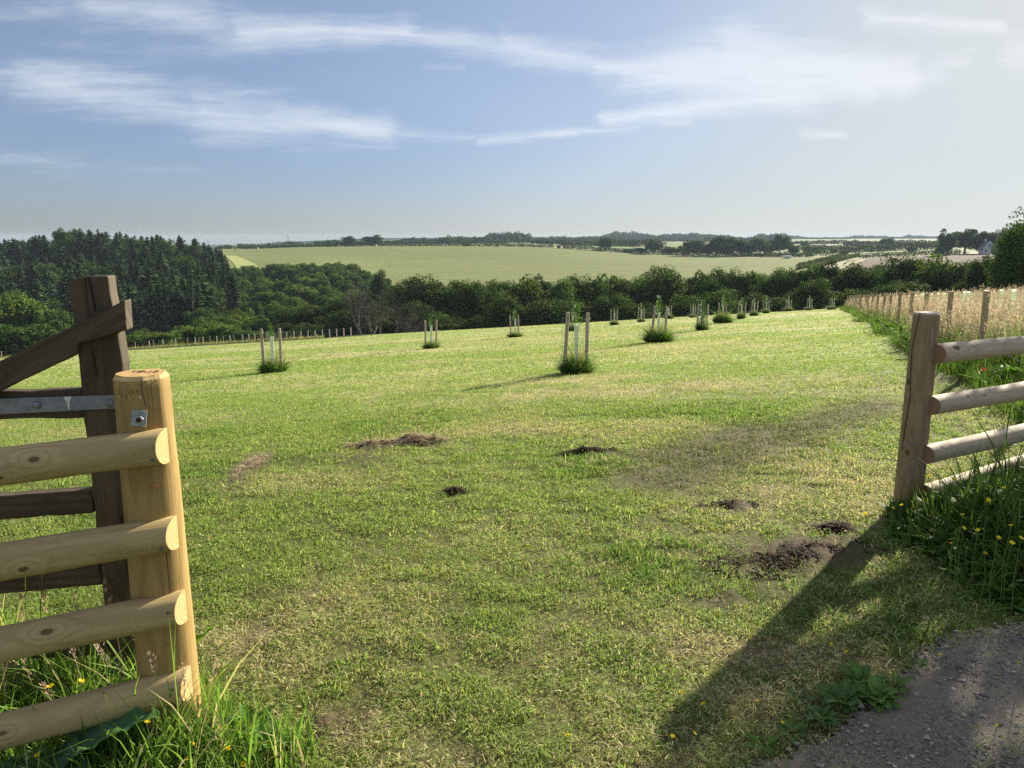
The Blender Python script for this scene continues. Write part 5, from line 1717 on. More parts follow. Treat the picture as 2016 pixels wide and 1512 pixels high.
hedge([(425, 655), (560, 658), (760, 660), (930, 660)], 2.6, 2.5, 'long dark hedge along the skyline above the hay field')
hedge([(468, 662), (540, 664), (600, 664)], 5.2, 4, 'taller stretch of dark hedge on the skyline left of the pylon', lump=.5)
hedge([(600, 664), (700, 666)], 3.8, 3, 'medium tall dark hedge on the skyline right of the pylon', lump=.5)
hedge([(930, 660), (1000, 660), (1090, 655)], 3.0, 3, 'dark hedge on the skyline left of the small hut', lump=.5)
hedge([(1108, 652), (1200, 635), (1300, 612), (1350, 598)], 3.6, 3, 'dark hedge running down from the small hut towards the copse', lump=.45)
hedge([(1350, 598), (1440, 570), (1540, 530), (1600, 512)], 3.2, 4, 'dark hedge along the foot of the copse', lump=.5)
hedge([(1572, 350), (1600, 385), (1640, 430), (1662, 470)], 2.8, 2.5, 'sunlit hedge on the left side of the lane', leaf=.35, green=(.09, .12, .04), lump=.25)
hedge([(1604, 350), (1630, 385), (1665, 430), (1690, 475)], 2.4, 2, 'sunlit hedge on the right side of the lane', leaf=.35, green=(.09, .12, .04), lump=.25)
hedge([(1690, 440), (1760, 441), (1840, 443), (1890, 446)], 3.0, 2.5, 'dark hedge along the top of the ploughed field', leaf=.4, lump=.3)
hedge([(1580, 620), (1622, 622)], 6.0, 5, 'short fat rounded hedge in the pasture, left one', leaf=.6, lump=.4)
hedge([(1634, 620), (1712, 622)], 5.5, 5, 'short fat rounded hedge in the pasture, middle one', leaf=.6, lump=.4)
hedge([(1712, 618), (1800, 620), (1870, 622)], 5.5, 5, 'long fat rounded hedge in the pasture, right one', leaf=.6, lump=.5)
hedge([(1570, 720), (1700, 725), (1880, 730)], 4.5, 4, 'straight far hedge behind the pasture', leaf=.6)
hedge([(1585, 545), (1640, 540)], 4.0, 4, 'hedge below the pasture beside the white trailer', leaf=.5)
for k_, (a_, b_, Y, h) in enumerate([(880, 1000, 920, 5), (1000, 1180, 1120, 6), (1180, 1300, 900, 6), (1020, 1330, 1350, 7), (1440, 1700, 1000, 5), (1660, 1880, 900, 5), (1100, 1260, 760, 4), (760, 900, 900, 5)]):
    hedge([(a_, Y), ((a_ + b_) / 2, Y * 1.03), (b_, Y * 1.05)], h, 5, 'thin distant hedge between the hazy far fields', leaf=.9, dens=4, group='distant hedges between the far fields')

# trees standing in the hedges
for k_, (px, yt, wp, Y, lab) in enumerate([(735, 464, 38, 668, 'flat topped umbrella shaped tree on the skyline hedge'), (685, 465, 27, 668, 'round skyline tree left of the umbrella shaped tree'), (433, 484, 9, 665, 'smallest round bush on the skyline beside the conifer wood'), (448, 482, 18, 665, 'small round bush on the skyline right of the conifer wood'),
                                           (917, 476, 17, 670, 'small dark bush on the skyline hedge right of the umbrella tree'), (1194, 468, 32, 660, 'paler round tree in the hedge left of the copse'), (1288, 471, 34, 622, 'dark square topped tree in the hedge left of the copse'), (1262, 488, 26, 625, 'low bush in the hedge at the foot of the dark square topped tree'),
                                           (1240, 489, 24, 632, 'low bush in the hedge below the paler round tree'), (1318, 486, 30, 612, 'low green tree right of the dark square topped tree'), (1346, 484, 30, 606, 'low green tree at the left end of the copse'),
                                           (1367, 473, 38, 585, 'leftmost dome of the dark copse'), (1392, 478, 28, 585, 'second tree of the dark copse from the left'), (1412, 466, 40, 580, 'left one of the two tall middle domes of the copse'), (1445, 467, 42, 575, 'right one of the two tall middle domes of the copse'), (1432, 478, 34, 565, 'tree filling the front of the dark copse'),
                                           (1474, 476, 36, 568, 'lower tree right of the tall copse domes'), (1498, 469, 42, 600, 'broad hazy dome at the back of the copse'), (1537, 462, 34, 585, 'tallest round dark tree at the right end of the copse'), (1562, 481, 24, 580, 'small tree right of the tallest copse tree'), (1516, 480, 28, 610, 'dark filling tree behind the white trailer'),
                                           (1738, 469, 10, 760, 'small dark cypress on the far hedge line'), (1750, 468, 22, 760, 'spiky tree on the far hedge line'), (1660, 493, 18, 520, 'round bush at the near corner of the pasture'), (1795, 484, 18, 560, 'round bush beside the long fat hedge'), (1585, 475, 16, 800, 'thin hazy tree above the fat hedges'), (1590, 482, 18, 700, 'small tree right of the copse in the pasture')]):
    e = by_px('field_tree', 'oak' if wp > 24 else 'dense', px, yt, Y, wp * 1.15, lab, 'tree', var=k_)
    if k_ == 0:
        e.children[0].scale = (1, 1, .78); e.children[0].location = (0, 0, .22)


def wood(name, clumps, green=(.045, .075, .028)):
    """a far-off wood seen as one hazy mass: many crowns of leaf faces"""
    Vs, Qs, Cs = [], [], []; n0 = 0
    for (px, yt, Y, wp) in clumps:
        x = apx(px, 470) * Y; z0 = hz(x, Y); h = max(zpx(Y, yt) - z0, 4.0); wd = wp / F * Y
        n = 420
        d = unit(rng.normal(0, 1, (n, 3))); r_ = rng.uniform(.6, 1.05, n)[:, None] * (1 + .18 * np.sin(d[:, :1] * 5 + px) * np.cos(d[:, 2:] * 4))
        P = d * r_ * np.array([wd / 2, wd / 2, h * .52]) + np.array([x, Y, z0 + h * .5]); P[:, 2] = np.maximum(P[:, 2], z0)
        V, q, c = leafquads(P, unit(d + rng.normal(0, .6, (n, 3))), np.full(n, max(.9, wd * .085)) * rng.uniform(.6, 1.4, n), np.clip(jit(green, n, .2) * rng.uniform(.8, 1.2), .006, .4))
        Vs.append(V); Qs.append(q + n0); Cs.append(c); n0 += len(V)
    tag(obj(name, mk_mesh(name, np.concatenate(Vs), [np.concatenate(Qs)], [m_far], col=np.concatenate(Cs))), kind='stuff')


def row(p0, p1, prof, Y, step, w_, jy=1.2, jY=.03):
    out_ = []
    for px in np.arange(p0, p1, step):
        out_.append((px + rng.uniform(-2, 2), float(np.interp(px, *zip(*prof))) + rng.uniform(-jy, jy), Y * (1 + rng.uniform(-jY, jY)), w_ * rng.uniform(.8, 1.3)))
    return out_


wood('far_wood', row(950, 1046, [(950, 466), (965, 459), (990, 458), (1010, 457), (1040, 459), (1046, 465)], 1120, 8, 17))
wood('far_wood', row(770, 955, [(770, 478), (800, 470), (812, 467), (850, 471), (880, 466), (905, 465), (955, 470)], 950, 9, 17, 2.2))
wood('far_wood', row(630, 770, [(630, 480), (650, 473), (670, 477), (700, 480), (720, 474), (770, 477)], 820, 9, 17, 2.0))
wood('far_wood', row(1130, 1440, [(1130, 471), (1195, 463), (1210, 456), (1250, 458), (1300, 464), (1330, 460), (1390, 461), (1440, 465)], 1900, 8, 20) + row(1140, 1420, [(1140, 474), (1420, 470)], 1500, 11, 18, 3) + row(1160, 1300, [(1160, 478), (1300, 476)], 1150, 14, 18, 3))
wood('far_wood', row(1040, 1210, [(1040, 470), (1120, 466), (1210, 466)], 1500, 12, 13, 3.0))
wood('far_wood', row(1440, 1560, [(1440, 465), (1470, 470), (1496, 461), (1510, 464), (1530, 458), (1560, 464)], 1700, 8, 15, 1.5))
wood('far_wood', row(1560, 1670, [(1560, 465), (1600, 469), (1640, 468), (1670, 470)], 2600, 7, 15, 1.2))
wood('far_wood', row(1664, 1870, [(1664, 470), (1680, 464), (1740, 465), (1770, 468), (1790, 463), (1830, 466), (1870, 467)], 2900, 7, 16, 1.0))
wood('far_wood', row(1050, 1130, [(1050, 479), (1130, 480)], 860, 9, 10, 2.5))
wood('far_wood', row(900, 1160, [(900, 469), (1160, 468)], 3000, 9, 16, 1.5) + row(560, 900, [(560, 476), (900, 471)], 2600, 10, 14, 1.5))

# ------------------------------------------------------------------ small things across the valley
m_whitewall = simple('white_render', (.55, .55, .54), .8, 0, .08, 2)
m_slate = simple('slate_roof', (.085, .09, .10), .6, 0, .2, 3)
m_glass = simple('dark_window', (.03, .035, .045), .15, 0, .1, 2)
m_red = simple('red_paint', (.36, .05, .035), .5, 0, .2, 3)
m_black = simple('rubber', (.025, .025, .025), .8, 0, .2, 4)
m_white = simple('white_panel', (.75, .75, .73), .5, 0, .08, 2)
hp = at(1947, 497, 425); hx, hy_ = hp[0], hp[1]
hs = empty('farmhouse', (hx, hy_, hz(hx, hy_) - .3), R(-14)); tag(hs, 'white farmhouse with steep slate gable among the trees at right', 'house')
zt = zpx(425, 474.5) - hs.location[2]; ze_ = zt * .52
mb = MB(); mb.box(-2.8, 2.8, 0, 8, 0, ze_); mb.add([(-2.8, 0, ze_ + .002), (2.8, 0, ze_ + .002), (0, 0, zt - .15), (-2.8, 8, ze_ + .002), (2.8, 8, ze_ + .002), (0, 8, zt - .15)], [[(0, 1, 2), (5, 4, 3)]])
obj('wall', mb.mesh('wall', [m_whitewall]), hs)
mb = MB(); mb.box(2.81, 9.5, 1.5, 7, 0, ze_ * .9); obj('side_wing', mb.mesh('side_wing', [m_whitewall]), hs)
mb = MB()
for sg in (-1, 1):
    Vr = [(sg * 3.3, -.4, ze_ - .5), (sg * 3.3, 8.4, ze_ - .5), (0, 8.4, zt), (0, -.4, zt)]
    Vr += [(a_, b_, c_ - .22) for a_, b_, c_ in Vr]
    mb.add(Vr, [[(0, 1, 2, 3), (7, 6, 5, 4), (0, 3, 7, 4), (0, 4, 5, 1), (1, 5, 6, 2)]])
mb.add([(2.9, 1.1, ze_ * .9), (9.8, 1.1, ze_ * .9), (9.8, 4.2, ze_ * .9 + 1.9), (2.9, 4.2, ze_ * .9 + 1.9), (9.8, 7.4, ze_ * .9), (2.9, 7.4, ze_ * .9)], [[(0, 1, 2, 3), (3, 2, 4, 5)]])
rfo = obj('roof', mb.mesh('roof', [m_slate]), hs)
mb = MB(); mb.box(-.4, .4, 7, 7.8, zt - .9, zt + 1.0); obj('chimney', mb.mesh('chimney', [m_whitewall]), rfo)
for sg, zz_, ww_, hh2 in ((0, ze_ + .5, .55, 1.1), (-1.5, ze_ * .45, .5, 1.0), (1.5, ze_ * .45, .5, 1.0)):
    mb = MB(); mb.box(sg - ww_, sg + ww_, -.05, .05, zz_, zz_ + hh2); obj('window', mb.mesh('window', [m_glass]), hs)
mb = MB(); mb.box(-.15, .15, -.43, -.41, zt - 2.4, zt - .1); mb.box(-3.2, 3.2, -.02, -.01, ze_ - .35, ze_ - .15)
for k_ in range(1):
    mb = MB(); p1 = np.array([-3.3, -.44, ze_ - .5]); p2 = np.array([0, -.44, zt]); p3 = np.array([3.3, -.44, ze_ - .5])
    mb.tube([p1, p2], .14, 4); mb.tube([p2, p3], .14, 4); obj('bargeboard', mb.mesh('bargeboard', [m_white]), rfo)

tp = at(1549, 507, 488); tr0 = empty('trailer', (tp[0], tp[1], hz(tp[0], tp[1])), R(5)); tag(tr0, 'long white trailer parked under the hedge right of the copse', 'trailer')
mb = MB(); mb.box(-2.7, 2.7, -.9, .9, .55, 2.0); bevel(obj('body', mb.mesh('body', [m_white]), tr0), .25, 3)
mb = MB(); mb.box(-2.75, 2.75, -.94, .94, .45, .6); obj('chassis', mb.mesh('chassis', [m_black]), tr0)
for sx0 in (-.5, .6):
    for sy0 in (-.95, .95):
        mb = MB(); mb.tube([(sx0, sy0 - .1, .38), (sx0, sy0 + .1, .38)], .38, 14); obj('wheel', mb.mesh('wheel', [m_black]), tr0)
mb = MB(); mb.tube([(-2.7, 0, .6), (-4.0, 0, .5)], .06, 6); obj('drawbar', mb.mesh('drawbar', [m_black]), tr0)

rp_ = at(1352, 503, 590); tc0 = empty('tractor', (rp_[0], rp_[1], hz(rp_[0], rp_[1])), R(4)); tag(tc0, 'small red tractor standing at the left foot of the copse', 'tractor')
mb = MB(); mb.box(-1.9, .2, -.45, .45, 1.0, 1.75); bevel(obj('bonnet', mb.mesh('bonnet', [m_red]), tc0), .15)
mb = MB(); mb.box(.2, 1.7, -.75, .75, 1.1, 2.75); bevel(obj('cab', mb.mesh('cab', [m_glass]), tc0), .12)
mb = MB(); mb.box(.1, 1.8, -.82, .82, 2.76, 2.92); obj('cab_roof', mb.mesh('cab_roof', [m_red]), tc0)
for sx0, rr0, ww_ in ((1.05, .88, .25), (-1.5, .58, .2)):
    for sy0 in (-.95, .95):
        mb = MB(); mb.tube([(sx0, sy0 - ww_, rr0), (sx0, sy0 + ww_, rr0)], rr0, 18); obj('wheel', mb.mesh('wheel', [m_black]), tc0)
rp_ = at(1339, 503, 592); th0 = empty('bale_trailer', (rp_[0], rp_[1], hz(rp_[0], rp_[1])), R(4)); tag(th0, 'low red hay trailer beside the small red tractor', 'trailer')
mb = MB(); mb.box(-2.6, 2.6, -1.1, 1.1, .9, 1.1); obj('bed', mb.mesh('bed', [m_red]), th0)
for sx0 in (-2.6, 2.5):
    mb = MB(); mb.box(sx0, sx0 + .12, -1.1, 1.1, 1.11, 2.3); obj('end_rack', mb.mesh('end_rack', [m_red]), th0)
for sx0 in (-1.7, 1.7):
    for sy0 in (-1.0, 1.0):
        mb = MB(); mb.tube([(sx0, sy0 - .12, .45), (sx0, sy0 + .12, .45)], .45, 14); obj('wheel', mb.mesh('wheel', [m_black]), th0)

m_hut = simple('hut_boards', (.10, .06, .045), .9, 0, .3, 2)
hp = at(1100, 486, 652); hu = empty('hut', (hp[0], hp[1], hz(hp[0], hp[1]))); tag(hu, 'small dark square hut on the skyline hedge', 'hut')
mb = MB(); mb.box(-1.5, 1.5, -1.2, 1.2, 0, 2.3); obj('wall', mb.mesh('wall', [m_hut]), hu)
mb = MB(); mb.add([(-1.8, -1.5, 2.31), (1.8, -1.5, 2.31), (1.8, 1.5, 2.6), (-1.8, 1.5, 2.6), (-1.8, -1.5, 2.46), (1.8, -1.5, 2.46), (1.8, 1.5, 2.75), (-1.8, 1.5, 2.75)], [[(0, 3, 2, 1), (4, 5, 6, 7), (0, 1, 5, 4), (2, 3, 7, 6), (0, 4, 7, 3), (1, 2, 6, 5)]])
obj('roof', mb.mesh('roof', [m_slate]), hu)

m_bale = simple('hay_bale', (.42, .38, .24), .95, 0, .25, 3, .4)
for k_, (px, Y, lab) in enumerate([(465, 610, 'pale round hay bale nearest the conifer wood'), (507, 625, 'round hay bale second from the conifer wood'), (668, 645, 'round hay bale below the skyline hedge left of the umbrella tree'), (740, 640, 'round hay bale below the umbrella shaped tree'), (983, 640, 'round hay bale on the skyline left of the small hut')]):
    x = apx(px, 490) * Y
    mb = MB(); mb.tube([(-.62, 0, .68), (-.6, 0, .68), (.6, 0, .68), (.62, 0, .68)], [.62, .7, .7, .62], 20)
    o = obj('hay_bale', mb.mesh('hay_bale', [m_bale]), loc=(x, Y, hz(x, Y) + .1)); o.rotation_euler = (0, 0, rng.uniform(-.6, .6)); o.scale = (1.15,) * 3
    tag(o, lab, 'hay bale', 'hay bales on the far field')

m_pyl = simple('pylon_steel', (.22, .23, .24), .6, .3, .1, 1)
for px, yt, Y, lab in ((567, 464.5, 1900, 'grey lattice pylon on the skyline above the hay field'), (409, 473, 2600, 'faint distant pylon at the right end of the conifer wood')):
    x = apx(px, 470) * Y; z0 = hz(x, Y); h = zpx(Y, yt) - z0 + 2
    e = empty('pylon', (x, Y, z0)); tag(e, lab, 'pylon')
    mb = MB()
    lv = np.array([0, .3, .55, .72, .86, 1.0]); wdv = np.array([.13, .075, .04, .03, .025, .004]) * h
    for sx0 in (-1, 1):
        for sy0 in (-1, 1):
            mb.tube(np.stack([sx0 * wdv, sy0 * wdv, lv * h], -1), .16, 4, cap=False)
    for i_ in range(len(lv) - 1):
        for sg in (-1, 1):
            for yy0 in (-1, 1):
                mb.tube([(-sg * wdv[i_], yy0 * wdv[i_], lv[i_] * h), (sg * wdv[i_ + 1], yy0 * wdv[i_ + 1], lv[i_ + 1] * h)], .09, 3, cap=False)
    obj('tower', mb.mesh('tower', [m_pyl]), e)
    for zf, wf_ in ((.72, .20), (.86, .26), (.97, .16)):
        mb = MB(); mb.tube([(-wf_ * h, 0, zf * h), (0, 0, zf * h + h * .02), (wf_ * h, 0, zf * h)], [.08, .2, .08], 4); obj('cross_arm', mb.mesh('cross_arm', [m_pyl]), e)
# ------------------------------------------------------------------ heaps of clippings and bare soil on the lawn
def heap(px, py, L, W, h, label, straw=True, name='clippings_heap', cat='grass heap', n=1100, rot=0.0):
    p = G(px, py); H = Herb()
    r_ = np.sqrt(rng.random(n)) ** 1.15; a_ = rng.uniform(0, 6.28, n)
    lob_ = .45 + 1.1 * vnoise(a_ * 1.3 + px, a_ * 0 + py, 82)
    lx, ly = r_ * lob_ * np.cos(a_) * L / 2, r_ * lob_ * np.sin(a_) * W / 2
    x = lx * math.cos(rot) - ly * math.sin(rot); y = lx * math.sin(rot) + ly * math.cos(rot)
    h = h * (1.15 if straw else .85); hh = h * np.clip(1 - r_ ** 1.6, 0, 1) * (.2 + 1.6 * fbm(x * 12 + px, y * 12, 81, 3)) * rng.uniform(.5, 1.05, n)
    z = land(x + p[0], y + p[1]) - p[2] + hh
    base = np.array([.50, .42, .27]) if straw else SOIL
    c = jit(base, n, .32)
    V_, q_, t_, C_ = blades(np.stack([x, y, z], -1), rng.uniform(.03, .07, n) * (1 if straw else .5), rng.uniform(.004, .009, n) * (1 if straw else 2.2), rng.uniform(0, 6.28, n), rng.uniform(1.0, 2.6, n), c * .8, c, 2)
    H.add(V_, q_, t_, C_)
    # clods of earth
    k = int(n * (.5 if straw else 2.2)); ii = rng.integers(0, n, k)
    sz = rng.lognormal(math.log(.0062), .5, k).clip(.0025, .017)
    Vc = oct_[None] * sz[:, None, None] * rng.uniform(.55, 1.3, (k, 6, 1)) * np.array([1, 1, .65]) + (np.stack([x, y, z], -1)[ii] + np.array([0, 0, .004]))[:, None]
    H.add(Vc.reshape(-1, 3), [], (of[None] + 6 * np.arange(k)[:, None, None]).reshape(-1, 3), np.repeat(jit(np.array([.25, .20, .14]) if straw else np.array([.15, .118, .082]), k, .35), 6, 0))
    # crumbly body under it
    gx, gy = np.meshgrid(np.linspace(-1, 1, 30), np.linspace(-1, 1, 20)); gx, gy = gx.ravel(), gy.ravel(); rr_ = np.hypot(gx, gy)
    bx = gx * L / 2; by = gy * W / 2
    X_ = bx * math.cos(rot) - by * math.sin(rot); Y_ = bx * math.sin(rot) + by * math.cos(rot)
    Z_ = land(X_ + p[0], Y_ + p[1]) - p[2] + h * np.clip(1 - rr_ ** 1.6, -.3, 1) * (.35 + 1.3 * fbm(X_ * 9 + px, Y_ * 9, 81, 3)) - .012
    idx = np.arange(600).reshape(20, 30)
    q = np.stack([idx[:-1, :-1], idx[:-1, 1:], idx[1:, 1:], idx[1:, :-1]], -1).reshape(-1, 4)
    H.add(np.stack([X_, Y_, Z_], -1), q, [], jit(base * .55, 600, .3))
    return tag(obj(name, H.mesh(name, m_seed), loc=p), label, cat)


heap(822, 872, .62, .34, .085, 'largest brown heap of dry clippings on the lawn')
heap(742, 878, .46, .12, .05, 'narrow ridge of dry clippings left of the largest heap', n=900)
heap(494, 918, .13, .95, .03, 'long thin line of dry clippings near the left post', n=900, rot=.1)
heap(1168, 893, .50, .14, .06, 'black earthy molehill right of the clippings heaps', False, 'molehill', 'molehill', 700)
heap(893, 971, .14, .08, .03, 'small dark molehill in the middle of the lawn', False, 'molehill', 'molehill', 300)
heap(1655, 1042, .24, .14, .05, 'dark molehill on the lawn near the right post', False, 'molehill', 'molehill', 400)
heap(1440, 998, .40, .14, .04, 'low brown crumbly scatter of earth left of the right post', False, 'molehill', 'molehill', 400, .3)
heap(1590, 1100, .80, .42, .03, 'broad patch of scuffed crumbly brown earth in front of the right post', False, 'molehill', 'earth patch', 1300, .2)


# ------------------------------------------------------------------ docks and other broad herbs
m_dock = leafmat('dock_leaf', transl=.38, rough=.65, spec=.12, var=.12)


def broad_leaf(L, W, droop, wav, green, seed):
    r = np.random.default_rng(seed); nu, nv = 18, 9
    u, v = np.meshgrid(np.linspace(0, 1, nu), np.linspace(-1, 1, nv)); u, v = u.ravel(), v.ravel()
    half = W / 2 * np.sin(np.pi * np.clip(u * .93 + .05, 0, 1)) ** .7 * (1 - .25 * u)
    x = L * u * (1 - .12 * droop * u); y = half * v * (1 + .06 * np.sin(u * 26 + r.uniform(0, 6)))
    z = L * (.55 * u - droop * u * u) + abs(v) ** 1.3 * half * .45 + wav * np.sin(u * 21 + v * 2.0 + r.uniform(0, 6)) * abs(v) * W + .05 * W * np.cos(u * 40) * abs(v)
    vein = np.exp(-(v / .07) ** 2) + .35 * np.exp(-((np.sin(u * 30 - abs(v) * 6)) / .25) ** 2) * (abs(v) < .9)
    c = np.array(green)[None] * (1 + .45 * vein[:, None]) * (1 + r.normal(0, .06, (len(u), 1)))
    idx = np.arange(nu * nv).reshape(nv, nu)
    q = np.stack([idx[:-1, :-1], idx[:-1, 1:], idx[1:, 1:], idx[1:, :-1]], -1).reshape(-1, 4)
    return mk_mesh('leaf', np.stack([x, y, z], -1), [q], [m_dock], col=np.clip(c, .01, .6), smooth=True)


def dock(px, py, up, leaves, label, cat='dock plant', name='dock_plant', green=(.06, .13, .035), group=None):
    p = G(px, py); e = empty(name, p); tag(e, label, cat, group)
    for k_, (ang_, L, W, droop) in enumerate(leaves):
        o = obj('leaf', broad_leaf(L, W, droop, .06, np.array(green) * rng.uniform(.85, 1.2), int(px) + k_), e)
        o.rotation_euler = (rng.normal(0, .2), -rng.uniform(0, .35), ang_); o.location = (.015 * math.cos(ang_), .015 * math.sin(ang_), up * rng.uniform(.4, 1))
    return e


def rosette(n, L, W, d=.6):
    return [(k * 2.4 + rng.uniform(-.3, .3), L * rng.uniform(.6, 1.15), W * rng.uniform(.7, 1.2), d * rng.uniform(.5, 1.3)) for k in range(n)]


dock(100, 1570, .08, [(.35, .30, .17, .25), (1.1, .24, .13, .35), (2.6, .22, .12, .6), (-.4, .20, .10, .6), (3.6, .2, .11, .5)], 'large blue green dock plant at the bottom left corner', green=(.08, .16, .085))
dock(300, 1435, .12, [(.6, .25, .09, .15), (1.9, .15, .06, .5), (-.3, .14, .06, .7), (3.0, .16, .06, .5)], 'bright green dock beside the foot of the left post', green=(.14, .27, .04))
dock(255, 1330, .10, rosette(5, .14, .05), 'dark dock behind the bottom rail of the left fence')
for px, py, nl, L_, gr, lab in ((1692, 1352, 16, .075, (.12, .22, .06), 'leafy weed at the track edge, topmost of the clump'), (1655, 1392, 18, .08, (.10, .19, .06), 'leafy weed in the middle of the clump at the track edge'), (1722, 1385, 20, .085, (.14, .25, .06), 'brightest leafy weed of the clump, nearest the gravel'),
                              (1612, 1425, 14, .06, (.10, .18, .06), 'leafy weed at the lower left end of the clump by the track'), (1760, 1362, 10, .06, (.13, .21, .06), 'small leafy weed on the gravel right of the clump'), (1575, 1385, 9, .05, (.11, .17, .07), 'small pale leaved weed left of the clump by the track'), (1560, 1452, 10, .05, (.12, .2, .06), 'small leafy weed at the lowest corner of the track edge'),
                              (1800, 1318, 8, .045, (.12, .18, .06), 'tiny weed at the upper edge of the gravel'), (1500, 1480, 9, .05, (.10, .19, .04), 'tiny weed in the grass at the bottom of the track edge')):
    dock(px, py, .025, rosette(nl, L_, L_ * .55, .5), lab, 'weed', 'leafy_weed', gr)
for px, py, nl, L_, lab in ((430, 1470, 12, .09, 'broad leaved weed right of the left post foot'), (350, 1505, 10, .09, 'broad leaved weed at the bottom edge below the left post'), (530, 1485, 12, .075, 'low broad leaved weed at the right end of the lush verge'), (205, 1500, 9, .10, 'broad leaved weed at the bottom edge left of the post')):
    dock(px, py, .05, rosette(nl, L_, L_ * .5, .5), lab, 'weed', 'leafy_weed', (.12, .24, .045))
dock(490, 1440, .02, rosette(9, .09, .04, .5), 'low leafy weed in the grass right of the left post', 'weed', 'leafy_weed', (.07, .16, .03))
dock(1985, 1050, .12, rosette(9, .20, .06, .5), 'leafy dock in the dark bank at the right edge', green=(.06, .13, .03))
dock(1900, 1090, .08, rosette(9, .17, .05, .5), 'leafy dock low down in the dark right bank', green=(.05, .11, .025))
dock(1985, 770, .25, rosette(16, .30, .10, .5), 'tall green dock under the top rail of the right fence', green=(.09, .19, .03))
dock(1935, 770, .14, rosette(12, .26, .09, .5), 'leafy green dock beside the orange flower', green=(.08, .17, .03))
dock(2010, 740, .35, rosette(14, .30, .10, .5), 'leafy green dock at the right edge behind the top rail', green=(.10, .2, .035))
for k_, (px, py) in enumerate([(1800, 690), (1812, 702), (1770, 668), (1748, 655), (1727, 645), (1868, 715), (1845, 705)]):
    dock(px, py, .25, rosette(12, .34, .13, .5), 'broad leaved green weed along the edge of the meadow', 'weed', 'leafy_weed', (.11, .20, .035), 'weeds along the meadow edge')

# ------------------------------------------------------------------ buttercups
m_petal, nt, b, out = material('buttercup_petal')
b.inputs['Base Color'].default_value = (.86, .68, .02, 1); b.inputs['Roughness'].default_value = .6; b.inputs['Specular IOR Level'].default_value = .2
tr_ = nt.node('ShaderNodeBsdfTranslucent'); tr_.inputs[0].default_value = (.9, .72, .03, 1)
mx_ = nt.node('ShaderNodeMixShader'); mx_.inputs[0].default_value = .35
nt.l.new(b.outputs[0], mx_.inputs[1]); nt.l.new(tr_.outputs[0], mx_.inputs[2]); nt.l.new(mx_.outputs[0], out.inputs[0])
m_opetal = simple('orange_petal', (.75, .20, .02), .5, 0, .1, 20)
m_stalk = simple('flower_stalk', (.12, .20, .04), .6, 0, .15, 20)


def flower_mesh(r, m, n=5, cup=.55):
    mb = MB()
    for k in range(n):
        a_ = k / n * 6.283
        prof = [(0, 0, 0), (.45, .38, .12), (.8, .5, .32), (1.0, .28, .50), (1.04, 0, .53), (1.0, -.28, .50), (.8, -.5, .32), (.45, -.38, .12)]
        V = []
        for (x, y, z) in prof:
            V.append((r * (x * math.cos(a_) - y * math.sin(a_)), r * (x * math.sin(a_) + y * math.cos(a_)), r * z * cup * 2))
        mb.add(V, [[(0, 1, 2), (0, 2, 3), (0, 3, 4), (0, 4, 5), (0, 5, 6), (0, 6, 7)]])
    mb.tube([(0, 0, 0), (0, 0, r * .35)], r * .28, 8)
    return mb.mesh('flower', [m])


fl = flower_mesh(.0115, m_petal)
mb = MB(); mb.tube([(0, 0, 0), (.012, .004, .5), (0, 0, 1.0)], [.0016, .0013, .001], 5); stm_ = mb.mesh('stem', [m_stalk])
BUT = [(65, 1408, .22, 'l'), (88, 1414, .22, 'l'), (226, 1446, .16, 'l'), (75, 1487, .14, 'l'), (288, 1421, .17, 'l'), (378, 1466, .10, 'l'), (490, 1447, .08, 'l'), (435, 1435, .09, 'l'), (480, 1506, .06, 'l'), (160, 1343, .24, 'l'), (100, 1352, .25, 'l'), (370, 1494, .08, 'l'), (445, 1474, .07, 'l'), (30, 1440, .2, 'l'),
       (1637, 1268, .05, 'm'), (1666, 1284, .05, 'm'), (1852, 1289, .05, 'm'), (1811, 1151, .06, 'm'), (1341, 1363, .05, 'm'), (1385, 1386, .05, 'm'), (1541, 1423, .05, 'm'), (1367, 1444, .05, 'm'), (1324, 1450, .05, 'm'), (1964, 1429, .03, 'm'), (1891, 1243, .05, 'm'), (1117, 1448, .05, 'm'), (1490, 1380, .05, 'm'),
       (1966, 1059, .35, 'r'), (2010, 1060, .35, 'r'), (1990, 1035, .38, 'r'), (1896, 1014, .38, 'r'), (1757, 1000, .20, 'r'), (1704, 1012, .10, 'r'), (1897, 1040, .34, 'r'), (1992, 1070, .3, 'r'), (1976, 961, .4, 'r'), (1939, 1090, .25, 'r'), (1775, 995, .22, 'r'), (1828, 938, .3, 'r'), (1878, 944, .35, 'r'), (1850, 950, .34, 'r'), (1868, 938, .36, 'r'), (1945, 985, .38, 'r'), (1925, 1045, .3, 'r'), (1872, 1070, .26, 'r')]
GL = {'l': ('yellow buttercup in the lush grass by the left fence', 'buttercups by the left fence'), 'm': ('low yellow buttercup in the short grass near the track', 'buttercups near the track'), 'r': ('yellow buttercup in the dark bank under the right fence', 'buttercups in the right bank')}
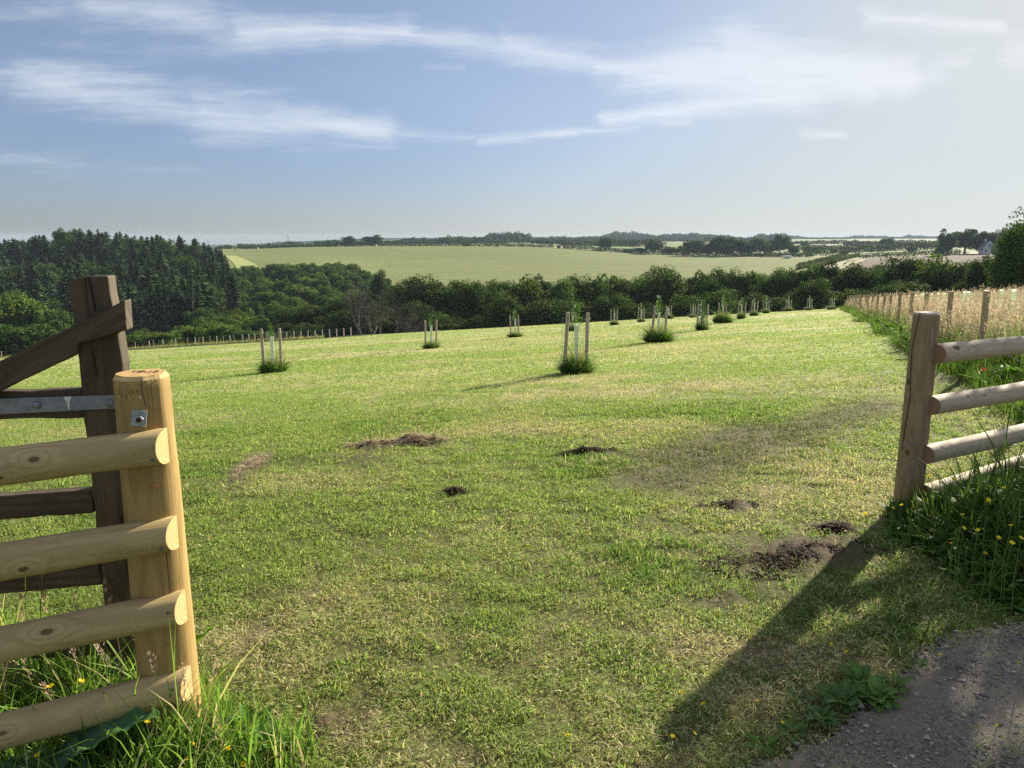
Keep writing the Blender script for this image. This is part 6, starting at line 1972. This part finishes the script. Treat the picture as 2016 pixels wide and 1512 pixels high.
for px, py, up, g_ in BUT:
    p = G(px, py, up); z0 = hz(p[0], p[1])
    e = empty('buttercup', (p[0], p[1], z0), rng.uniform(0, 6.28)); tag(e, GL[g_][0], 'buttercup', GL[g_][1])
    s0 = obj('stem', stm_, e); s0.scale = (1, 1, up)
    f0 = obj('flower', fl, e); f0.location = (0, 0, up); f0.rotation_euler = (rng.uniform(-.7, .7), rng.uniform(-.7, .7), 0); f0.scale = (rng.uniform(.75, 1.05) * (.7 if g_ == 'm' else 1),) * 3
p = at(1937, 729, 7.6); z0 = hz(p[0], p[1])
e = empty('orange_flower', (p[0], p[1], z0)); tag(e, 'single orange poppy flower below the top rail of the right fence', 'poppy')
s0 = obj('stem', stm_, e); s0.scale = (2, 2, p[2] - z0)
f0 = obj('flower', flower_mesh(.028, m_opetal, 4, .6), e); f0.location = (0, 0, p[2] - z0); f0.rotation_euler = (.5, -.5, 0)

# ------------------------------------------------------------------ unseen tree added beyond the right edge, its crown shaped to shade the gateway
kinds('shade_tree', [(91, dict(ncl=60, per=75, leaf=.016, zlo=.50, fill=.10, green=(.05, .10, .02), green2=(.09, .15, .03)))], m_young, tr=dict(h=.7, r0=.018))
plant('added_shade_tree', 'shade_tree', 7.13, 8.76, 5.0, 1.95, 'small unseen tree added just outside the right edge to shade the gateway', 'tree', rz=.4)

# ------------------------------------------------------------------ the summer haze
mh = bpy.data.materials.new('haze'); mh.use_nodes = True
nh = mh.node_tree; nh.nodes.remove(nh.nodes['Principled BSDF'])
pv = nh.nodes.new('ShaderNodeVolumePrincipled'); pv.inputs['Density'].default_value = 0.00011; pv.inputs['Color'].default_value = (.64, .81, 1.0, 1); pv.inputs['Anisotropy'].default_value = 0.0
nh.links.new(pv.outputs[0], nh.nodes['Material Output'].inputs['Volume'])
zlo_ = float(ground.data.vertices[0].co.z); co_ = np.empty(len(ground.data.vertices) * 3, np.float32); ground.data.vertices.foreach_get('co', co_); zlo_ = float(co_[2::3].min()) - 1.0
mb = MB(); mb.box(-3800, 3800, -3800, 3800, zlo_, 17.0)
tag(obj('haze', mb.mesh('haze', [mh])), kind='stuff')
